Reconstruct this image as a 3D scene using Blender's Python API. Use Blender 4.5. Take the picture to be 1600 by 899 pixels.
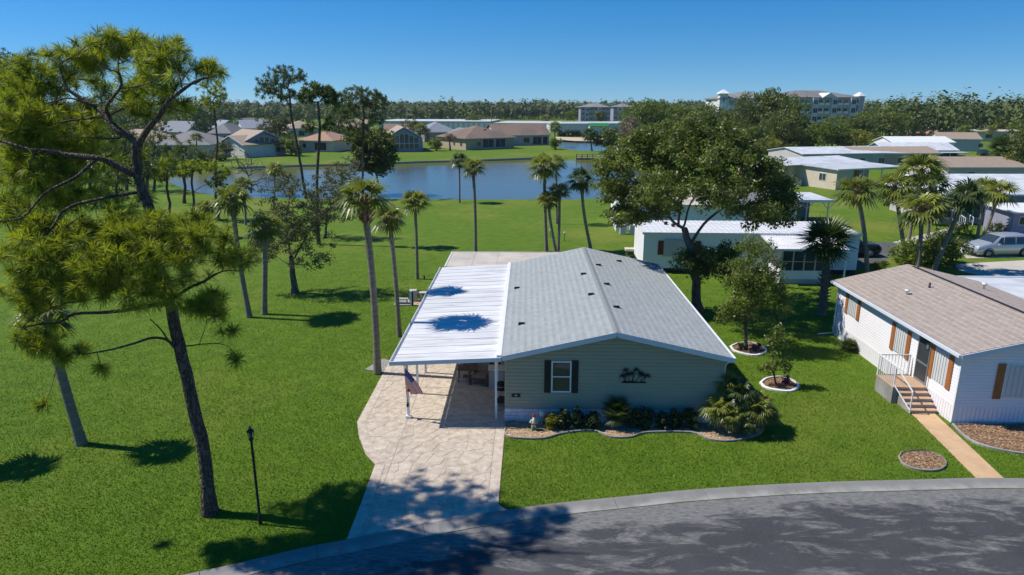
import bpy, math, random
import numpy as np
from mathutils import Vector
R = math.radians
random.seed(7); rng = np.random.default_rng(7)
scene = bpy.context.scene; COL = scene.collection
for _o in list(bpy.data.objects): bpy.data.objects.remove(_o)

# ---------------------------------------------------------------- camera, sky, sun, exposure
CAM_H = 12.0; FPX = 1067.0
PITCH = math.atan((449.5-163)/FPX); YAW = math.atan(24/FPX*math.cos(PITCH))
cd = bpy.data.cameras.new('camera'); cam = bpy.data.objects.new('camera', cd); COL.objects.link(cam)
cam.location = (0, 0, CAM_H); cam.rotation_euler = (math.pi/2-PITCH, 0, YAW)
cd.sensor_width = 36; cd.lens = FPX/1600*36; cd.clip_start = .1; cd.clip_end = 9000
scene.camera = cam
SUN_EL = R(52.5); SX, SY = -1.0, 0.145         # horizontal direction TOWARDS the sun
SUN_AZ = math.atan2(SX, SY)                    # clockwise from +Y
world = bpy.data.worlds.new('World'); scene.world = world; world.use_nodes = True
nt = world.node_tree; nt.nodes.clear()
wo = nt.nodes.new('ShaderNodeOutputWorld'); bg = nt.nodes.new('ShaderNodeBackground'); sk = nt.nodes.new('ShaderNodeTexSky')
sk.sky_type = 'NISHITA'; sk.sun_disc = False; sk.sun_elevation = SUN_EL; sk.sun_rotation = SUN_AZ
sk.altitude = 3000; sk.air_density = 1.6; sk.dust_density = .0; sk.ozone_density = 8.0
hs = nt.nodes.new('ShaderNodeHueSaturation'); hs.inputs['Hue'].default_value = .503; hs.inputs['Saturation'].default_value = 1.32; hs.inputs['Value'].default_value = 1.0
tcw = nt.nodes.new('ShaderNodeTexCoord'); vadd = nt.nodes.new('ShaderNodeVectorMath'); vadd.inputs[1].default_value = (0, 0, .07)
nt.links.new(tcw.outputs['Generated'], vadd.inputs[0]); nt.links.new(vadd.outputs[0], sk.inputs['Vector'])
nt.links.new(sk.outputs[0], hs.inputs['Color']); nt.links.new(hs.outputs[0], bg.inputs[0]); nt.links.new(bg.outputs[0], wo.inputs[0])
bg.inputs[1].default_value = .1
sd = bpy.data.lights.new('sun', 'SUN'); sun = bpy.data.objects.new('sun', sd); COL.objects.link(sun)
sd.energy = 4.7; sd.angle = R(.55); sd.color = (1, .95, .86)
sdir = Vector((SX, SY, 0)).normalized()*math.cos(SUN_EL)+Vector((0, 0, math.sin(SUN_EL)))
sun.rotation_euler = sdir.to_track_quat('Z', 'Y').to_euler()
vs = scene.view_settings; vs.view_transform = 'Standard'; vs.look = 'None'; vs.exposure = .2; vs.gamma = 1
scene.cycles.max_bounces = 6; scene.cycles.transparent_max_bounces = 8; scene.cycles.use_denoising = True

# ---------------------------------------------------------------- survey helpers (photo direction -> place)
_f = np.array([-math.sin(YAW)*math.cos(PITCH), math.cos(YAW)*math.cos(PITCH), -math.sin(PITCH)])
_r = np.array([math.cos(YAW), math.sin(YAW), 0]); _u = np.cross(_r, _f)
def ray(px, py): return _f+(px-800)/FPX*_r+(449.5-py)/FPX*_u
def G(px, py, z=0):
    d = ray(px, py); t = (z-CAM_H)/d[2]; return np.array([0, 0, CAM_H])+t*d
def V(px, py, Y):
    d = ray(px, py); t = Y/d[1]; return np.array([0, 0, CAM_H])+t*d
def XP(px, py, X):
    d = ray(px, py); t = X/d[0]; return np.array([0, 0, CAM_H])+t*d
def mpp(Y): return Y*1.02/FPX      # metres per photo pixel at distance Y

# ---------------------------------------------------------------- object helpers
def tag(o, label=None, cat=None, group=None, kind=None):
    if label: o['label'] = label
    if cat: o['category'] = cat
    if group: o['group'] = group
    if kind: o['kind'] = kind
    return o
def thing(name, label, cat, loc=(0, 0, 0), rot=0, group=None, kind=None):
    o = bpy.data.objects.new(name, None); COL.objects.link(o); o.location = loc; o.rotation_euler = (0, 0, rot)
    o.empty_display_size = .2
    return tag(o, label, cat, group, kind)
def link(name, me, m, parent=None, label=None):
    if m is not None and not len(me.materials): me.materials.append(m)
    o = bpy.data.objects.new(name, me); COL.objects.link(o)
    if parent: o.parent = parent
    if label: o['label'] = label
    return o
def copy_tree(o, parent=None, loc=None, rot=None):
    c = o.copy(); COL.objects.link(c)
    if parent: c.parent = parent
    if loc is not None: c.location = loc
    if rot is not None: c.rotation_euler = (0, 0, rot)
    for ch in o.children: copy_tree(ch, c)
    return c
def np_mesh(name, v, tris, tint=None, smooth=False, uv=None):
    v = np.asarray(v, np.float32).reshape(-1, 3); t = np.asarray(tris, np.int32).reshape(-1, 3)
    me = bpy.data.meshes.new(name); me.vertices.add(len(v)); me.vertices.foreach_set('co', v.ravel())
    me.loops.add(t.size); me.loops.foreach_set('vertex_index', t.ravel())
    me.polygons.add(len(t)); me.polygons.foreach_set('loop_start', np.arange(0, t.size, 3, dtype=np.int32))
    me.polygons.foreach_set('use_smooth', np.full(len(t), smooth))
    if tint is not None:
        a = me.attributes.new('tint', 'FLOAT', 'POINT'); a.data.foreach_set('value', np.asarray(tint, np.float32))
    me.update(calc_edges=True); return me
class M:
    """collects faces into one mesh"""
    def __init__(s): s.v = []; s.f = []; s.sm = []; s.t = []
    def add(s, vs, fs, smooth=False, tint=0.):
        b = len(s.v); s.v += [tuple(map(float, p)) for p in vs]; s.t += [tint]*len(vs)
        for f in fs: s.f.append([b+i for i in f]); s.sm.append(smooth)
        return s
    def box(s, x0, x1, y0, y1, z0, z1, tint=0.):
        return s.add([(x0,y0,z0),(x1,y0,z0),(x1,y1,z0),(x0,y1,z0),(x0,y0,z1),(x1,y0,z1),(x1,y1,z1),(x0,y1,z1)],
              [(3,2,1,0),(4,5,6,7),(0,1,5,4),(1,2,6,5),(2,3,7,6),(3,0,4,7)], tint=tint)
    def bar(s, a, b, w, h=None, up=(0, 0, 1)):
        h = h or w; a = Vector(a); b = Vector(b); d = (b-a).normalized(); u = Vector(up)
        if abs(d.dot(u)) > .95: u = Vector((0, 1, 0))
        r = d.cross(u).normalized(); u = r.cross(d)
        vs = []
        for p in (a, b):
            for i, j in ((-1,-1),(1,-1),(1,1),(-1,1)): vs.append(p+r*i*w/2+u*j*h/2)
        return s.add(vs, [(0,1,2,3),(7,6,5,4),(0,4,5,1),(1,5,6,2),(2,6,7,3),(3,7,4,0)])
    def tube(s, pts, rad, n=8, smooth=True, cap=True):
        pts = [Vector(p) for p in pts]; rad = rad if hasattr(rad, '__len__') else [rad]*len(pts)
        vs = []; fs = []; u = None
        for i, p in enumerate(pts):
            d = (pts[min(i+1, len(pts)-1)]-pts[max(i-1, 0)])
            d = d.normalized() if d.length > 1e-9 else Vector((0, 0, 1))
            if u is None: u = d.cross(Vector((0, 0, 1)) if abs(d.z) < .9 else Vector((1, 0, 0))).normalized()
            u = (u-d*u.dot(d)); u = u.normalized() if u.length > 1e-6 else d.orthogonal().normalized()
            w = d.cross(u)
            for k in range(n):
                a = 2*math.pi*k/n; vs.append(p+(u*math.cos(a)+w*math.sin(a))*rad[i])
        for i in range(len(pts)-1):
            for k in range(n):
                k2 = (k+1) % n; fs.append((i*n+k, i*n+k2, (i+1)*n+k2, (i+1)*n+k))
        if cap: fs.append(tuple(range(n))[::-1]); fs.append(tuple((len(pts)-1)*n+k for k in range(n)))
        return s.add(vs, fs, smooth)
    def prism(s, poly, z0, z1):
        n = len(poly); vs = [(p[0], p[1], z0) for p in poly]+[(p[0], p[1], z1) for p in poly]
        a = sum(poly[i][0]*poly[(i+1) % n][1]-poly[(i+1) % n][0]*poly[i][1] for i in range(n))
        fs = [tuple(range(n))[::-1], tuple(range(n, 2*n))]+[(i, (i+1) % n, n+(i+1) % n, n+i) for i in range(n)]
        if a < 0: fs = [f[::-1] for f in fs]
        return s.add(vs, fs)
    def prism_y(s, poly, y0, y1):      # poly in (x,z), counter-clockwise seen from -y
        n = len(poly); vs = [(p[0], y0, p[1]) for p in poly]+[(p[0], y1, p[1]) for p in poly]
        fs = [tuple(range(n)), tuple(range(n, 2*n))[::-1]]+[((i+1) % n, i, n+i, n+(i+1) % n) for i in range(n)]
        return s.add(vs, fs)
    def prism_x(s, poly, x0, x1):      # poly in (y,z)
        n = len(poly); vs = [(x0, p[0], p[1]) for p in poly]+[(x1, p[0], p[1]) for p in poly]
        fs = [tuple(range(n))[::-1], tuple(range(n, 2*n))]+[(i, (i+1) % n, n+(i+1) % n, n+i) for i in range(n)]
        return s.add(vs, fs)
    def lathe(s, prof, c=(0, 0, 0), n=12, smooth=True):
        vs = []; fs = []
        for r, z in prof:
            for k in range(n): a = 2*math.pi*k/n; vs.append((c[0]+r*math.cos(a), c[1]+r*math.sin(a), c[2]+z))
        for i in range(len(prof)-1):
            for k in range(n): k2 = (k+1) % n; fs.append((i*n+k, i*n+k2, (i+1)*n+k2, (i+1)*n+k))
        fs.append(tuple(range(n))[::-1]); fs.append(tuple((len(prof)-1)*n+k for k in range(n)))
        return s.add(vs, fs, smooth)
    def mesh(s, name='mesh'):
        me = bpy.data.meshes.new(name); me.from_pydata(s.v, [], s.f)
        me.polygons.foreach_set('use_smooth', s.sm)
        a = me.attributes.new('tint', 'FLOAT', 'POINT'); a.data.foreach_set('value', s.t)
        me.update(); return me
    def obj(s, name, m, parent=None, label=None): return link(name, s.mesh(name), m, parent, label)

# ---------------------------------------------------------------- materials
def nodes(m):
    m.use_nodes = True; t = m.node_tree; t.nodes.clear(); return t
def nd(t, typ, ins=None, **kw):
    n = t.nodes.new(typ)
    for k, v in kw.items(): setattr(n, k, v)
    for k, v in (ins or {}).items():
        s = n.inputs[k]
        if isinstance(v, bpy.types.NodeSocket): t.links.new(v, s)
        else: s.default_value = v
    return n
def c4(c): return (*c, 1) if len(c) == 3 else c
def mixc(t, fac, a, b, typ='MIX'):
    n = t.nodes.new('ShaderNodeMix'); n.data_type = 'RGBA'; n.blend_type = typ
    for i, v in ((0, fac), (6, a), (7, b)):
        if isinstance(v, bpy.types.NodeSocket): t.links.new(v, n.inputs[i])
        else: n.inputs[i].default_value = v if i == 0 else c4(v)
    return n.outputs[2]
def ramp(t, fac, a, b, ca=(0, 0, 0), cb=(1, 1, 1)):
    r = nd(t, 'ShaderNodeValToRGB', {'Fac': fac}); e = r.color_ramp.elements
    e[0].position = a; e[1].position = b; e[0].color = c4(ca); e[1].color = c4(cb); return r.outputs[0]
def coords(t, kind='Object', sc=(1, 1, 1), rot=(0, 0, 0)):
    c = nd(t, 'ShaderNodeTexCoord')
    return nd(t, 'ShaderNodeMapping', {'Vector': c.outputs[kind], 'Scale': sc, 'Rotation': rot}).outputs[0]
def noise(t, vec, scale, detail=3, rough=.55, dist=0): return nd(t, 'ShaderNodeTexNoise', {'Vector': vec, 'Scale': scale, 'Detail': detail, 'Roughness': rough, 'Distortion': dist}).outputs['Fac']
def mat(name, c1, c2=None, scale=3., rough=.8, bump=0., bscale=25., metal=0., c3=None, s3=.5, a3=.45, b3=.65, sc=(1, 1, 1), tintc=None, rnd=0., spec=.3, emit=None):
    m = bpy.data.materials.new(name); t = nodes(m); v = coords(t, 'Object', sc)
    c2 = c2 or tuple(x*.82 for x in c1)
    col = mixc(t, ramp(t, noise(t, v, scale), .35, .65), c1, c2)
    if c3: col = mixc(t, ramp(t, noise(t, v, s3, 5, .6), a3, b3), col, c3)
    if tintc: col = mixc(t, nd(t, 'ShaderNodeAttribute', attribute_name='tint').outputs['Fac'], col, tintc)
    if rnd:
        oi = nd(t, 'ShaderNodeObjectInfo').outputs['Random']
        mr = nd(t, 'ShaderNodeMapRange', {'Value': oi, 'To Min': 1-rnd, 'To Max': 1+rnd*.6}).outputs[0]
        h = nd(t, 'ShaderNodeHueSaturation', {'Color': col, 'Value': mr}); col = h.outputs[0]
    p = nd(t, 'ShaderNodeBsdfPrincipled', {'Base Color': col, 'Roughness': rough, 'Metallic': metal, 'Specular IOR Level': spec})
    if bump: t.links.new(nd(t, 'ShaderNodeBump', {'Height': noise(t, v, bscale, 4, .65), 'Strength': bump, 'Distance': .03}).outputs[0], p.inputs['Normal'])
    if emit: p.inputs['Emission Color'].default_value = c4(emit[0]); p.inputs['Emission Strength'].default_value = emit[1]
    t.links.new(p.outputs[0], nd(t, 'ShaderNodeOutputMaterial').inputs[0]); return m
def leafmat(name, dark, light, trans=.35, rough=.55, rnd=.15, dead=None):
    m = bpy.data.materials.new(name); t = nodes(m)
    a = nd(t, 'ShaderNodeAttribute', attribute_name='tint').outputs['Fac']
    col = mixc(t, a, dark, light)
    oi = nd(t, 'ShaderNodeObjectInfo').outputs['Random']
    mr = nd(t, 'ShaderNodeMapRange', {'Value': oi, 'To Min': 1-rnd, 'To Max': 1+rnd}).outputs[0]
    col = nd(t, 'ShaderNodeHueSaturation', {'Color': col, 'Value': mr}).outputs[0]
    p = nd(t, 'ShaderNodeBsdfPrincipled', {'Base Color': col, 'Roughness': rough, 'Specular IOR Level': .35})
    tc = nd(t, 'ShaderNodeHueSaturation', {'Color': col, 'Value': 1.5, 'Saturation': 1.1}).outputs[0]
    tr = nd(t, 'ShaderNodeBsdfTranslucent', {'Color': tc})
    mx = nd(t, 'ShaderNodeMixShader', {0: trans, 1: p.outputs[0], 2: tr.outputs[0]})
    t.links.new(mx.outputs[0], nd(t, 'ShaderNodeOutputMaterial').inputs[0]); return m
def bark(name, c1, c2, sc, st):
    m = bpy.data.materials.new(name); t = nodes(m); v = coords(t, sc=(1, 1, st))
    n = noise(t, v, 3, 3); vv = nd(t, 'ShaderNodeVectorMath', {0: v, 1: nd(t, 'ShaderNodeTexNoise', {'Vector': v, 'Scale': 4.}).outputs['Color']}, operation='ADD').outputs[0]
    e = nd(t, 'ShaderNodeTexVoronoi', {'Vector': vv, 'Scale': sc}, feature='DISTANCE_TO_EDGE').outputs[0]
    col = mixc(t, ramp(t, e, .0, .16), c2, mixc(t, n, c1, tuple(x*.6 for x in c1)))
    p = nd(t, 'ShaderNodeBsdfPrincipled', {'Base Color': col, 'Roughness': .95, 'Specular IOR Level': .15})
    t.links.new(nd(t, 'ShaderNodeBump', {'Height': ramp(t, e, 0, .3), 'Strength': .8, 'Distance': .05}).outputs[0], p.inputs['Normal'])
    t.links.new(p.outputs[0], nd(t, 'ShaderNodeOutputMaterial').inputs[0]); return m
def glass(name, c=(.02, .03, .035), rough=.06):
    m = bpy.data.materials.new(name); t = nodes(m); v = coords(t)
    p = nd(t, 'ShaderNodeBsdfPrincipled', {'Base Color': mixc(t, noise(t, v, 2.), c, tuple(x*2 for x in c)), 'Roughness': rough, 'Specular IOR Level': .8})
    t.links.new(p.outputs[0], nd(t, 'ShaderNodeOutputMaterial').inputs[0]); return m

W = {}
W['siding_green'] = mat('sage_siding', (.37,.345,.25), (.345,.32,.235), scale=.8, rough=.6, sc=(1,1,4))
W['siding_white'] = mat('white_siding', (.82,.79,.81), (.78,.755,.78), scale=.8, rough=.55, c3=(.70,.70,.70), s3=1.3, a3=.6, b3=.8)
W['white'] = mat('white_painted_metal', (.78,.78,.78), (.72,.73,.74), scale=2, rough=.45)
W['fascia'] = mat('pale_grey_fascia', (.62,.66,.72), (.58,.62,.68), scale=2, rough=.5)
W['shingle_grey'] = mat('grey_green_shingle', (.25,.27,.275), (.235,.255,.26), scale=9, rough=.9, bump=.06, bscale=60, tintc=(.35,.375,.38), c3=(.25,.27,.27), s3=.5)
W['shingle_brown'] = mat('tan_brown_shingle', (.285,.235,.20), (.265,.22,.19), scale=9, rough=.9, bump=.06, bscale=60, tintc=(.41,.35,.305), c3=(.31,.25,.22), s3=.5)
W['tan_roof'] = mat('tan_tile_roof', (.36,.28,.21), (.30,.23,.18), scale=2, rough=.9, bump=.4, rnd=.15)
W['grey_roof'] = mat('grey_roof', (.25,.24,.23), (.21,.20,.20), scale=2, rough=.9, bump=.4, rnd=.15, c3=(.19,.18,.18), s3=.2)
W['blue_roof'] = mat('blue_grey_roof', (.24,.27,.31), (.20,.225,.26), scale=2, rough=.9, rnd=.2)
W['brown_roof'] = mat('brown_roof', (.25,.175,.13), (.20,.14,.11), scale=2, rough=.9, bump=.3, rnd=.15, c3=(.17,.13,.11), s3=.2)
W['orange_roof'] = mat('orange_tan_roof', (.42,.26,.17), (.36,.22,.15), scale=2, rough=.9, rnd=.1)
W['pan_roof'] = mat('weathered_white_metal_roof', (.72,.72,.73), (.60,.60,.61), scale=1.2, rough=.5, c3=(.30,.295,.28), s3=2.0, a3=.5, b3=.85, sc=(.3,2.2,1), bump=.05, rnd=.06)
W['flat_roof'] = mat('white_grey_flat_roof', (.60,.62,.64), (.52,.54,.57), scale=1, rough=.6, c3=(.44,.46,.5), s3=.5, rnd=.12)
W['beige_roof'] = mat('beige_flat_roof', (.56,.50,.43), (.50,.45,.39), scale=1, rough=.7, c3=(.42,.38,.33), s3=.7)
W['stucco_grey'] = mat('grey_stucco', (.50,.465,.45), (.45,.42,.41), scale=1, rough=.9)
W['stucco_cream'] = mat('cream_stucco', (.62,.53,.40), (.56,.48,.37), scale=1, rough=.9)
W['stucco_white'] = mat('offwhite_stucco', (.66,.65,.62), (.60,.59,.57), scale=1, rough=.9)
W['stucco_tan'] = mat('tan_stucco', (.46,.36,.27), (.41,.32,.24), scale=1, rough=.9)
W['blue_wall'] = mat('blue_grey_wall', (.29,.29,.38), (.26,.26,.34), scale=1, rough=.9)
W['glass'] = glass('window_glass'); W['screen'] = mat('dark_screen', (.03,.035,.045), (.05,.055,.065), scale=1, rough=.5)
W['black'] = mat('black_paint', (.02,.02,.022), (.028,.028,.03), rough=.5)
W['orange_shutter'] = mat('orange_brown_shutter', (.40,.155,.05), (.34,.125,.04), scale=5, rough=.6, sc=(1,1,.3))
W['red_shutter'] = mat('dark_red_shutter', (.22,.04,.025), (.18,.03,.02), scale=5, rough=.6)
W['storm'] = mat('corrugated_storm_panel', (.62,.62,.61), (.56,.56,.56), scale=1, rough=.4)
W['concrete'] = mat('pale_concrete', (.34,.325,.305), (.27,.26,.245), scale=1.5, rough=.9, bump=.2, c3=(.22,.215,.205), s3=1.2, a3=.48, b3=.72)
W['stone_block'] = mat('white_grey_stone_block', (.72,.71,.73), (.60,.60,.63), scale=6, rough=.9, bump=.5, tintc=(.52,.52,.57))
W['wood'] = mat('weathered_wood', (.30,.20,.13), (.24,.16,.11), scale=3, rough=.8, sc=(1,6,6))
W['dark_wood'] = mat('dark_brown_furniture', (.11,.07,.05), (.08,.05,.036), scale=6, rough=.5)
W['cushion'] = mat('brown_cushion', (.26,.19,.16), (.2,.15,.13), scale=3, rough=.9)
W['step_wood'] = mat('orange_wood_tread', (.50,.34,.22), (.43,.28,.18), scale=3, rough=.8, sc=(5,1,1))
W['walk'] = mat('orange_painted_walk', (.58,.39,.23), (.52,.34,.20), scale=1.3, rough=.85, c3=(.46,.30,.19), s3=2., a3=.5, b3=.75)
W['bark_pine'] = bark('pine_bark_plates', (.20,.145,.12), (.045,.035,.03), 5.5, .42); W['bark_pine_far'] = mat('pine_bark', (.115,.085,.075), (.06,.045,.042), scale=7, rough=.95, bump=1., bscale=14, sc=(1,1,.35))
W['bark_grey'] = mat('grey_bark', (.16,.14,.12), (.085,.072,.062), scale=6, rough=.95, bump=.8, bscale=14, sc=(1,1,.4))
W['bark_palm'] = mat('palm_trunk_bark', (.27,.225,.18), (.18,.15,.12), scale=3, rough=.95, bump=.8, bscale=9, sc=(.6,.6,3.5))
W['boot'] = mat('brown_palm_boots', (.34,.19,.11), (.16,.09,.055), scale=8, rough=.9)
W['dead'] = mat('bare_grey_twigs', (.22,.19,.165), (.14,.12,.11), scale=5, rough=.95)
W['road'] = None
W['dirt'] = mat('dark_soil', (.07,.05,.04), (.045,.034,.028), scale=8, rough=1)
W['steel'] = mat('grey_metal', (.35,.36,.37), (.30,.31,.32), rough=.4, metal=.6)
W['rubber'] = mat('black_rubber', (.02,.02,.02), (.03,.03,.03), rough=.8)
W['purple'] = leafmat('purple_leaves', (.05,.015,.06), (.12,.04,.13), .2)
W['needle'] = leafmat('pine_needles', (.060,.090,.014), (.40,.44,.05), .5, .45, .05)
W['needle_far'] = leafmat('far_pine_needles', (.050,.080,.016), (.13,.165,.028), .3, .5, .12)
W['leaf_oak'] = leafmat('oak_leaves', (.06,.085,.018), (.215,.25,.045), .35, .45, .1)
W['leaf_young'] = leafmat('young_tree_leaves', (.085,.12,.018), (.20,.24,.04), .3, .45, .1)
W['leaf_dark'] = leafmat('dark_tree_leaves', (.055,.080,.016), (.16,.195,.03), .35, .5, .15)
W['leaf_mid'] = leafmat('mid_green_leaves', (.075,.115,.016), (.19,.24,.035), .35, .5, .18)
W['leaf_yellow'] = leafmat('yellow_green_leaves', (.14,.155,.016), (.28,.26,.03), .3, .5, .1)
W['leaf_tan'] = leafmat('tan_bare_crown', (.17,.125,.075), (.25,.19,.12), .1, .8, .1)
W['moss'] = leafmat('mossy_olive_leaves', (.07,.085,.028), (.17,.17,.06), .2, .7, .1)
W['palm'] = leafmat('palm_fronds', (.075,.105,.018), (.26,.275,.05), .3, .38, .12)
W['palm_dark'] = leafmat('dark_palm_fronds', (.03,.055,.015), (.09,.125,.03), .2, .35, .1)
W['palm_gold'] = leafmat('golden_palm_fronds', (.34,.31,.025), (.70,.60,.06), .3, .4, .1)
W['palm_silver'] = leafmat('silver_palm_fronds', (.15,.20,.19), (.28,.34,.33), .2, .5, .1)
W['hedge'] = leafmat('hedge_leaves', (.025,.04,.012), (.06,.09,.02), .2, .5, .1)
W['wood_far'] = leafmat('far_wood', (.055,.085,.020), (.12,.155,.035), .1, .7, 0)
W['treelet'] = W['leaf_mid']

# ---------------------------------------------------------------- setting: ground, water, road, kerb, drive
def catmull(P, n=8):
    P = [np.array(p[:2], float) for p in P]; P = [2*P[0]-P[1]]+P+[2*P[-1]-P[-2]]; out = []
    for i in range(1, len(P)-2):
        for k in range(n):
            t = k/n; a, b, c, d = P[i-1:i+3]
            out.append(.5*((2*b)+(-a+c)*t+(2*a-5*b+4*c-d)*t*t+(-a+3*b-3*c+d)*t**3))
    out.append(P[-2]); return np.array(out)
def inpoly(pts, poly):
    x = pts[:, 0]; y = pts[:, 1]; r = np.zeros(len(pts), bool); n = len(poly)
    for i in range(n):
        x1, y1 = poly[i][:2]; x2, y2 = poly[(i+1) % n][:2]
        if y1 == y2: continue
        c = ((y1 > y) != (y2 > y)) & (x < (x2-x1)*(y-y1)/(y2-y1)+x1); r ^= c
    return r
def segdist(pts, poly, closed=True):
    d = np.full(len(pts), 1e9); n = len(poly)
    for i in range(n if closed else n-1):
        a = np.array(poly[i][:2]); b = np.array(poly[(i+1) % n][:2]); ab = b-a
        t = np.clip(((pts-a)@ab)/(ab@ab+1e-9), 0, 1); d = np.minimum(d, np.linalg.norm(pts-a-t[:, None]*ab, axis=1))
    return d
WZ = -.45
pond1 = catmull([G(*p, WZ) for p in [(262,280),(285,291),(326,304),(400,311),(500,313),(620,314),(760,315),(900,314),(960,311),(1000,300),(1012,280),(992,262),(955,251),(905,249),(833,250),(740,253),(650,256),(560,259),(470,261),(371,264),(300,270),(262,280)]], 4)[:-1]
pond2 = catmull([G(*p, WZ) for p in [(862,223),(900,220),(960,220),(1010,222),(1010,237),(950,238),(905,237),(880,231),(862,223)]], 4)[:-1]
gx = np.unique(np.concatenate([-np.geomspace(110, 5000, 16), np.arange(-110, 60, 1.3), np.geomspace(60, 5000, 18)]))
gy = np.unique(np.concatenate([[-400, -100, -30, 0, 30, 60, 78], np.arange(84, 172, 1.0), np.arange(172, 250, 2.), np.geomspace(250, 6500, 16)]))
XX, YY = np.meshgrid(gx, gy); P2 = np.stack([XX.ravel(), YY.ravel()], 1)
zz = np.zeros(len(P2))
for pd in (pond1, pond2):
    near = (P2[:, 1] > 80) & (P2[:, 1] < 260) & (P2[:, 0] < 70) & (P2[:, 0] > -115); ii = np.where(near)[0]
    ins = inpoly(P2[ii], pd); d = segdist(P2[ii], pd)*np.where(ins, -1, 1)
    zz[ii] = np.minimum(zz[ii], np.clip((d-1.3)/2.2, -1, 0)*1.5)
nx, ny = len(gx), len(gy); idx = np.arange(nx*ny).reshape(ny, nx)
a, b, c, d_ = idx[:-1, :-1].ravel(), idx[:-1, 1:].ravel(), idx[1:, 1:].ravel(), idx[1:, :-1].ravel()
gme = np_mesh('ground', np.column_stack([P2, zz]), np.concatenate([np.stack([a, b, c], 1), np.stack([a, c, d_], 1)]), smooth=True)
def lawn_mat():
    m = bpy.data.materials.new('lawn_grass'); t = nodes(m); v = coords(t)
    n1 = noise(t, v, .09, 4, .6); n2 = noise(t, v, 1.1, 4, .6); n3 = noise(t, v, 14, 4, .7, 1.2)
    col = mixc(t, ramp(t, n1, .3, .7), (.085,.168,.009), (.12,.205,.013))
    wv = nd(t, 'ShaderNodeTexWave', {'Vector': coords(t, rot=(0, 0, R(32))), 'Scale': .28, 'Distortion': 2.5, 'Detail': 2., 'Detail Scale': .6}).outputs['Fac']
    col = mixc(t, nd(t, 'ShaderNodeMath', {0: wv, 1: .6}, operation='MULTIPLY').outputs[0], col, (.115,.19,.014))
    col = mixc(t, ramp(t, n2, .35, .7), col, (.066,.125,.008))
    col = mixc(t, ramp(t, n3, .45, .85), col, (.145,.20,.02))
    col = mixc(t, ramp(t, noise(t, v, .045, 6, .7), .5, .72), col, (.20,.205,.035))
    p = nd(t, 'ShaderNodeBsdfPrincipled', {'Base Color': col, 'Roughness': .85, 'Specular IOR Level': .15})
    t.links.new(nd(t, 'ShaderNodeBump', {'Height': noise(t, v, 16, 5, .75), 'Strength': .9, 'Distance': .06}).outputs[0], p.inputs['Normal'])
    t.links.new(p.outputs[0], nd(t, 'ShaderNodeOutputMaterial').inputs[0]); return m
W['lawn'] = lawn_mat()
tag(link('ground', gme, W['lawn']), kind='structure')
def water_mat():
    m = bpy.data.materials.new('pond_water'); t = nodes(m); v = coords(t, sc=(.6, 1.6, 1))
    col = mixc(t, noise(t, v, .05, 3), (.085,.105,.095), (.10,.115,.085))
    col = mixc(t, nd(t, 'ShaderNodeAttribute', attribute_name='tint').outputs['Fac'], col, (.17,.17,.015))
    col = mixc(t, ramp(t, noise(t, coords(t, sc=(.3, 2, 1)), .12, 5, .6), .5, .75), col, (.10,.125,.10))
    p = nd(t, 'ShaderNodeBsdfPrincipled', {'Base Color': col, 'Roughness': .09, 'Specular IOR Level': .5, 'IOR': 1.33})
    h = nd(t, 'ShaderNodeMath', {0: noise(t, v, 1.6, 4, .6), 1: noise(t, v, .25, 2)}, operation='ADD').outputs[0]
    t.links.new(nd(t, 'ShaderNodeBump', {'Height': h, 'Strength': .16, 'Distance': .10}).outputs[0], p.inputs['Normal'])
    t.links.new(p.outputs[0], nd(t, 'ShaderNodeOutputMaterial').inputs[0]); return m
W['water'] = water_mat(); W['kerb'] = mat('weathered_kerb', (.36,.345,.32), (.28,.27,.25), scale=1.5, rough=.9, bump=.2, c3=(.17,.165,.155), s3=1.4, a3=.45, b3=.7, tintc=(.20,.195,.185))
for nm, (x0, x1, y0, y1) in (('pond_water', (-105, 45, 84, 172)), ('far_pond_water', (2, 62, 181, 238))):
    ax, ay = np.arange(x0, x1+.1, 2.5), np.arange(y0, y1+.1, 1.5); A2, B2 = np.meshgrid(ax, ay); q = np.column_stack([A2.ravel(), B2.ravel()]); ix = np.arange(len(q)).reshape(len(ay), len(ax))
    i0, i1, i2, i3 = ix[:-1, :-1].ravel(), ix[:-1, 1:].ravel(), ix[1:, 1:].ravel(), ix[1:, :-1].ravel()
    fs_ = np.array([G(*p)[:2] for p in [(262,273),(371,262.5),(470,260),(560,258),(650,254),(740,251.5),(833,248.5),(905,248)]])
    sh = np.clip(1-segdist(q, fs_, False)/(13+5*np.sin(q[:, 0]*.11)+3*np.sin(q[:, 0]*.37)), 0, 1)**.6 if nm == 'pond_water' else np.zeros(len(q))  # olive shallows and the far bank's reflection, both painted into the water tint
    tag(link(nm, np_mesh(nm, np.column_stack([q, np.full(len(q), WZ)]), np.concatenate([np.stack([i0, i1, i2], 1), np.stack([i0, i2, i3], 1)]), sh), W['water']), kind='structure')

kb = catmull([(-16.5,11.2),(-13.9,13.2)]+[G(*p) for p in [(326,893),(387,879),(475,858),(541,846),(580,838),(711,812),(794,799),(847,791.6),(900,785.5),(1000,775.5),(1075,767.8),(1250,757),(1425,752),(1600,749.4)]]+[(24.5,20.0),(30,19.4),(36,18)], 6)
def offset(P, d):
    T = np.gradient(P, axis=0); T /= np.linalg.norm(T, axis=1)[:, None]; return P+np.stack([T[:, 1], -T[:, 0]], 1)*d
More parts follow.
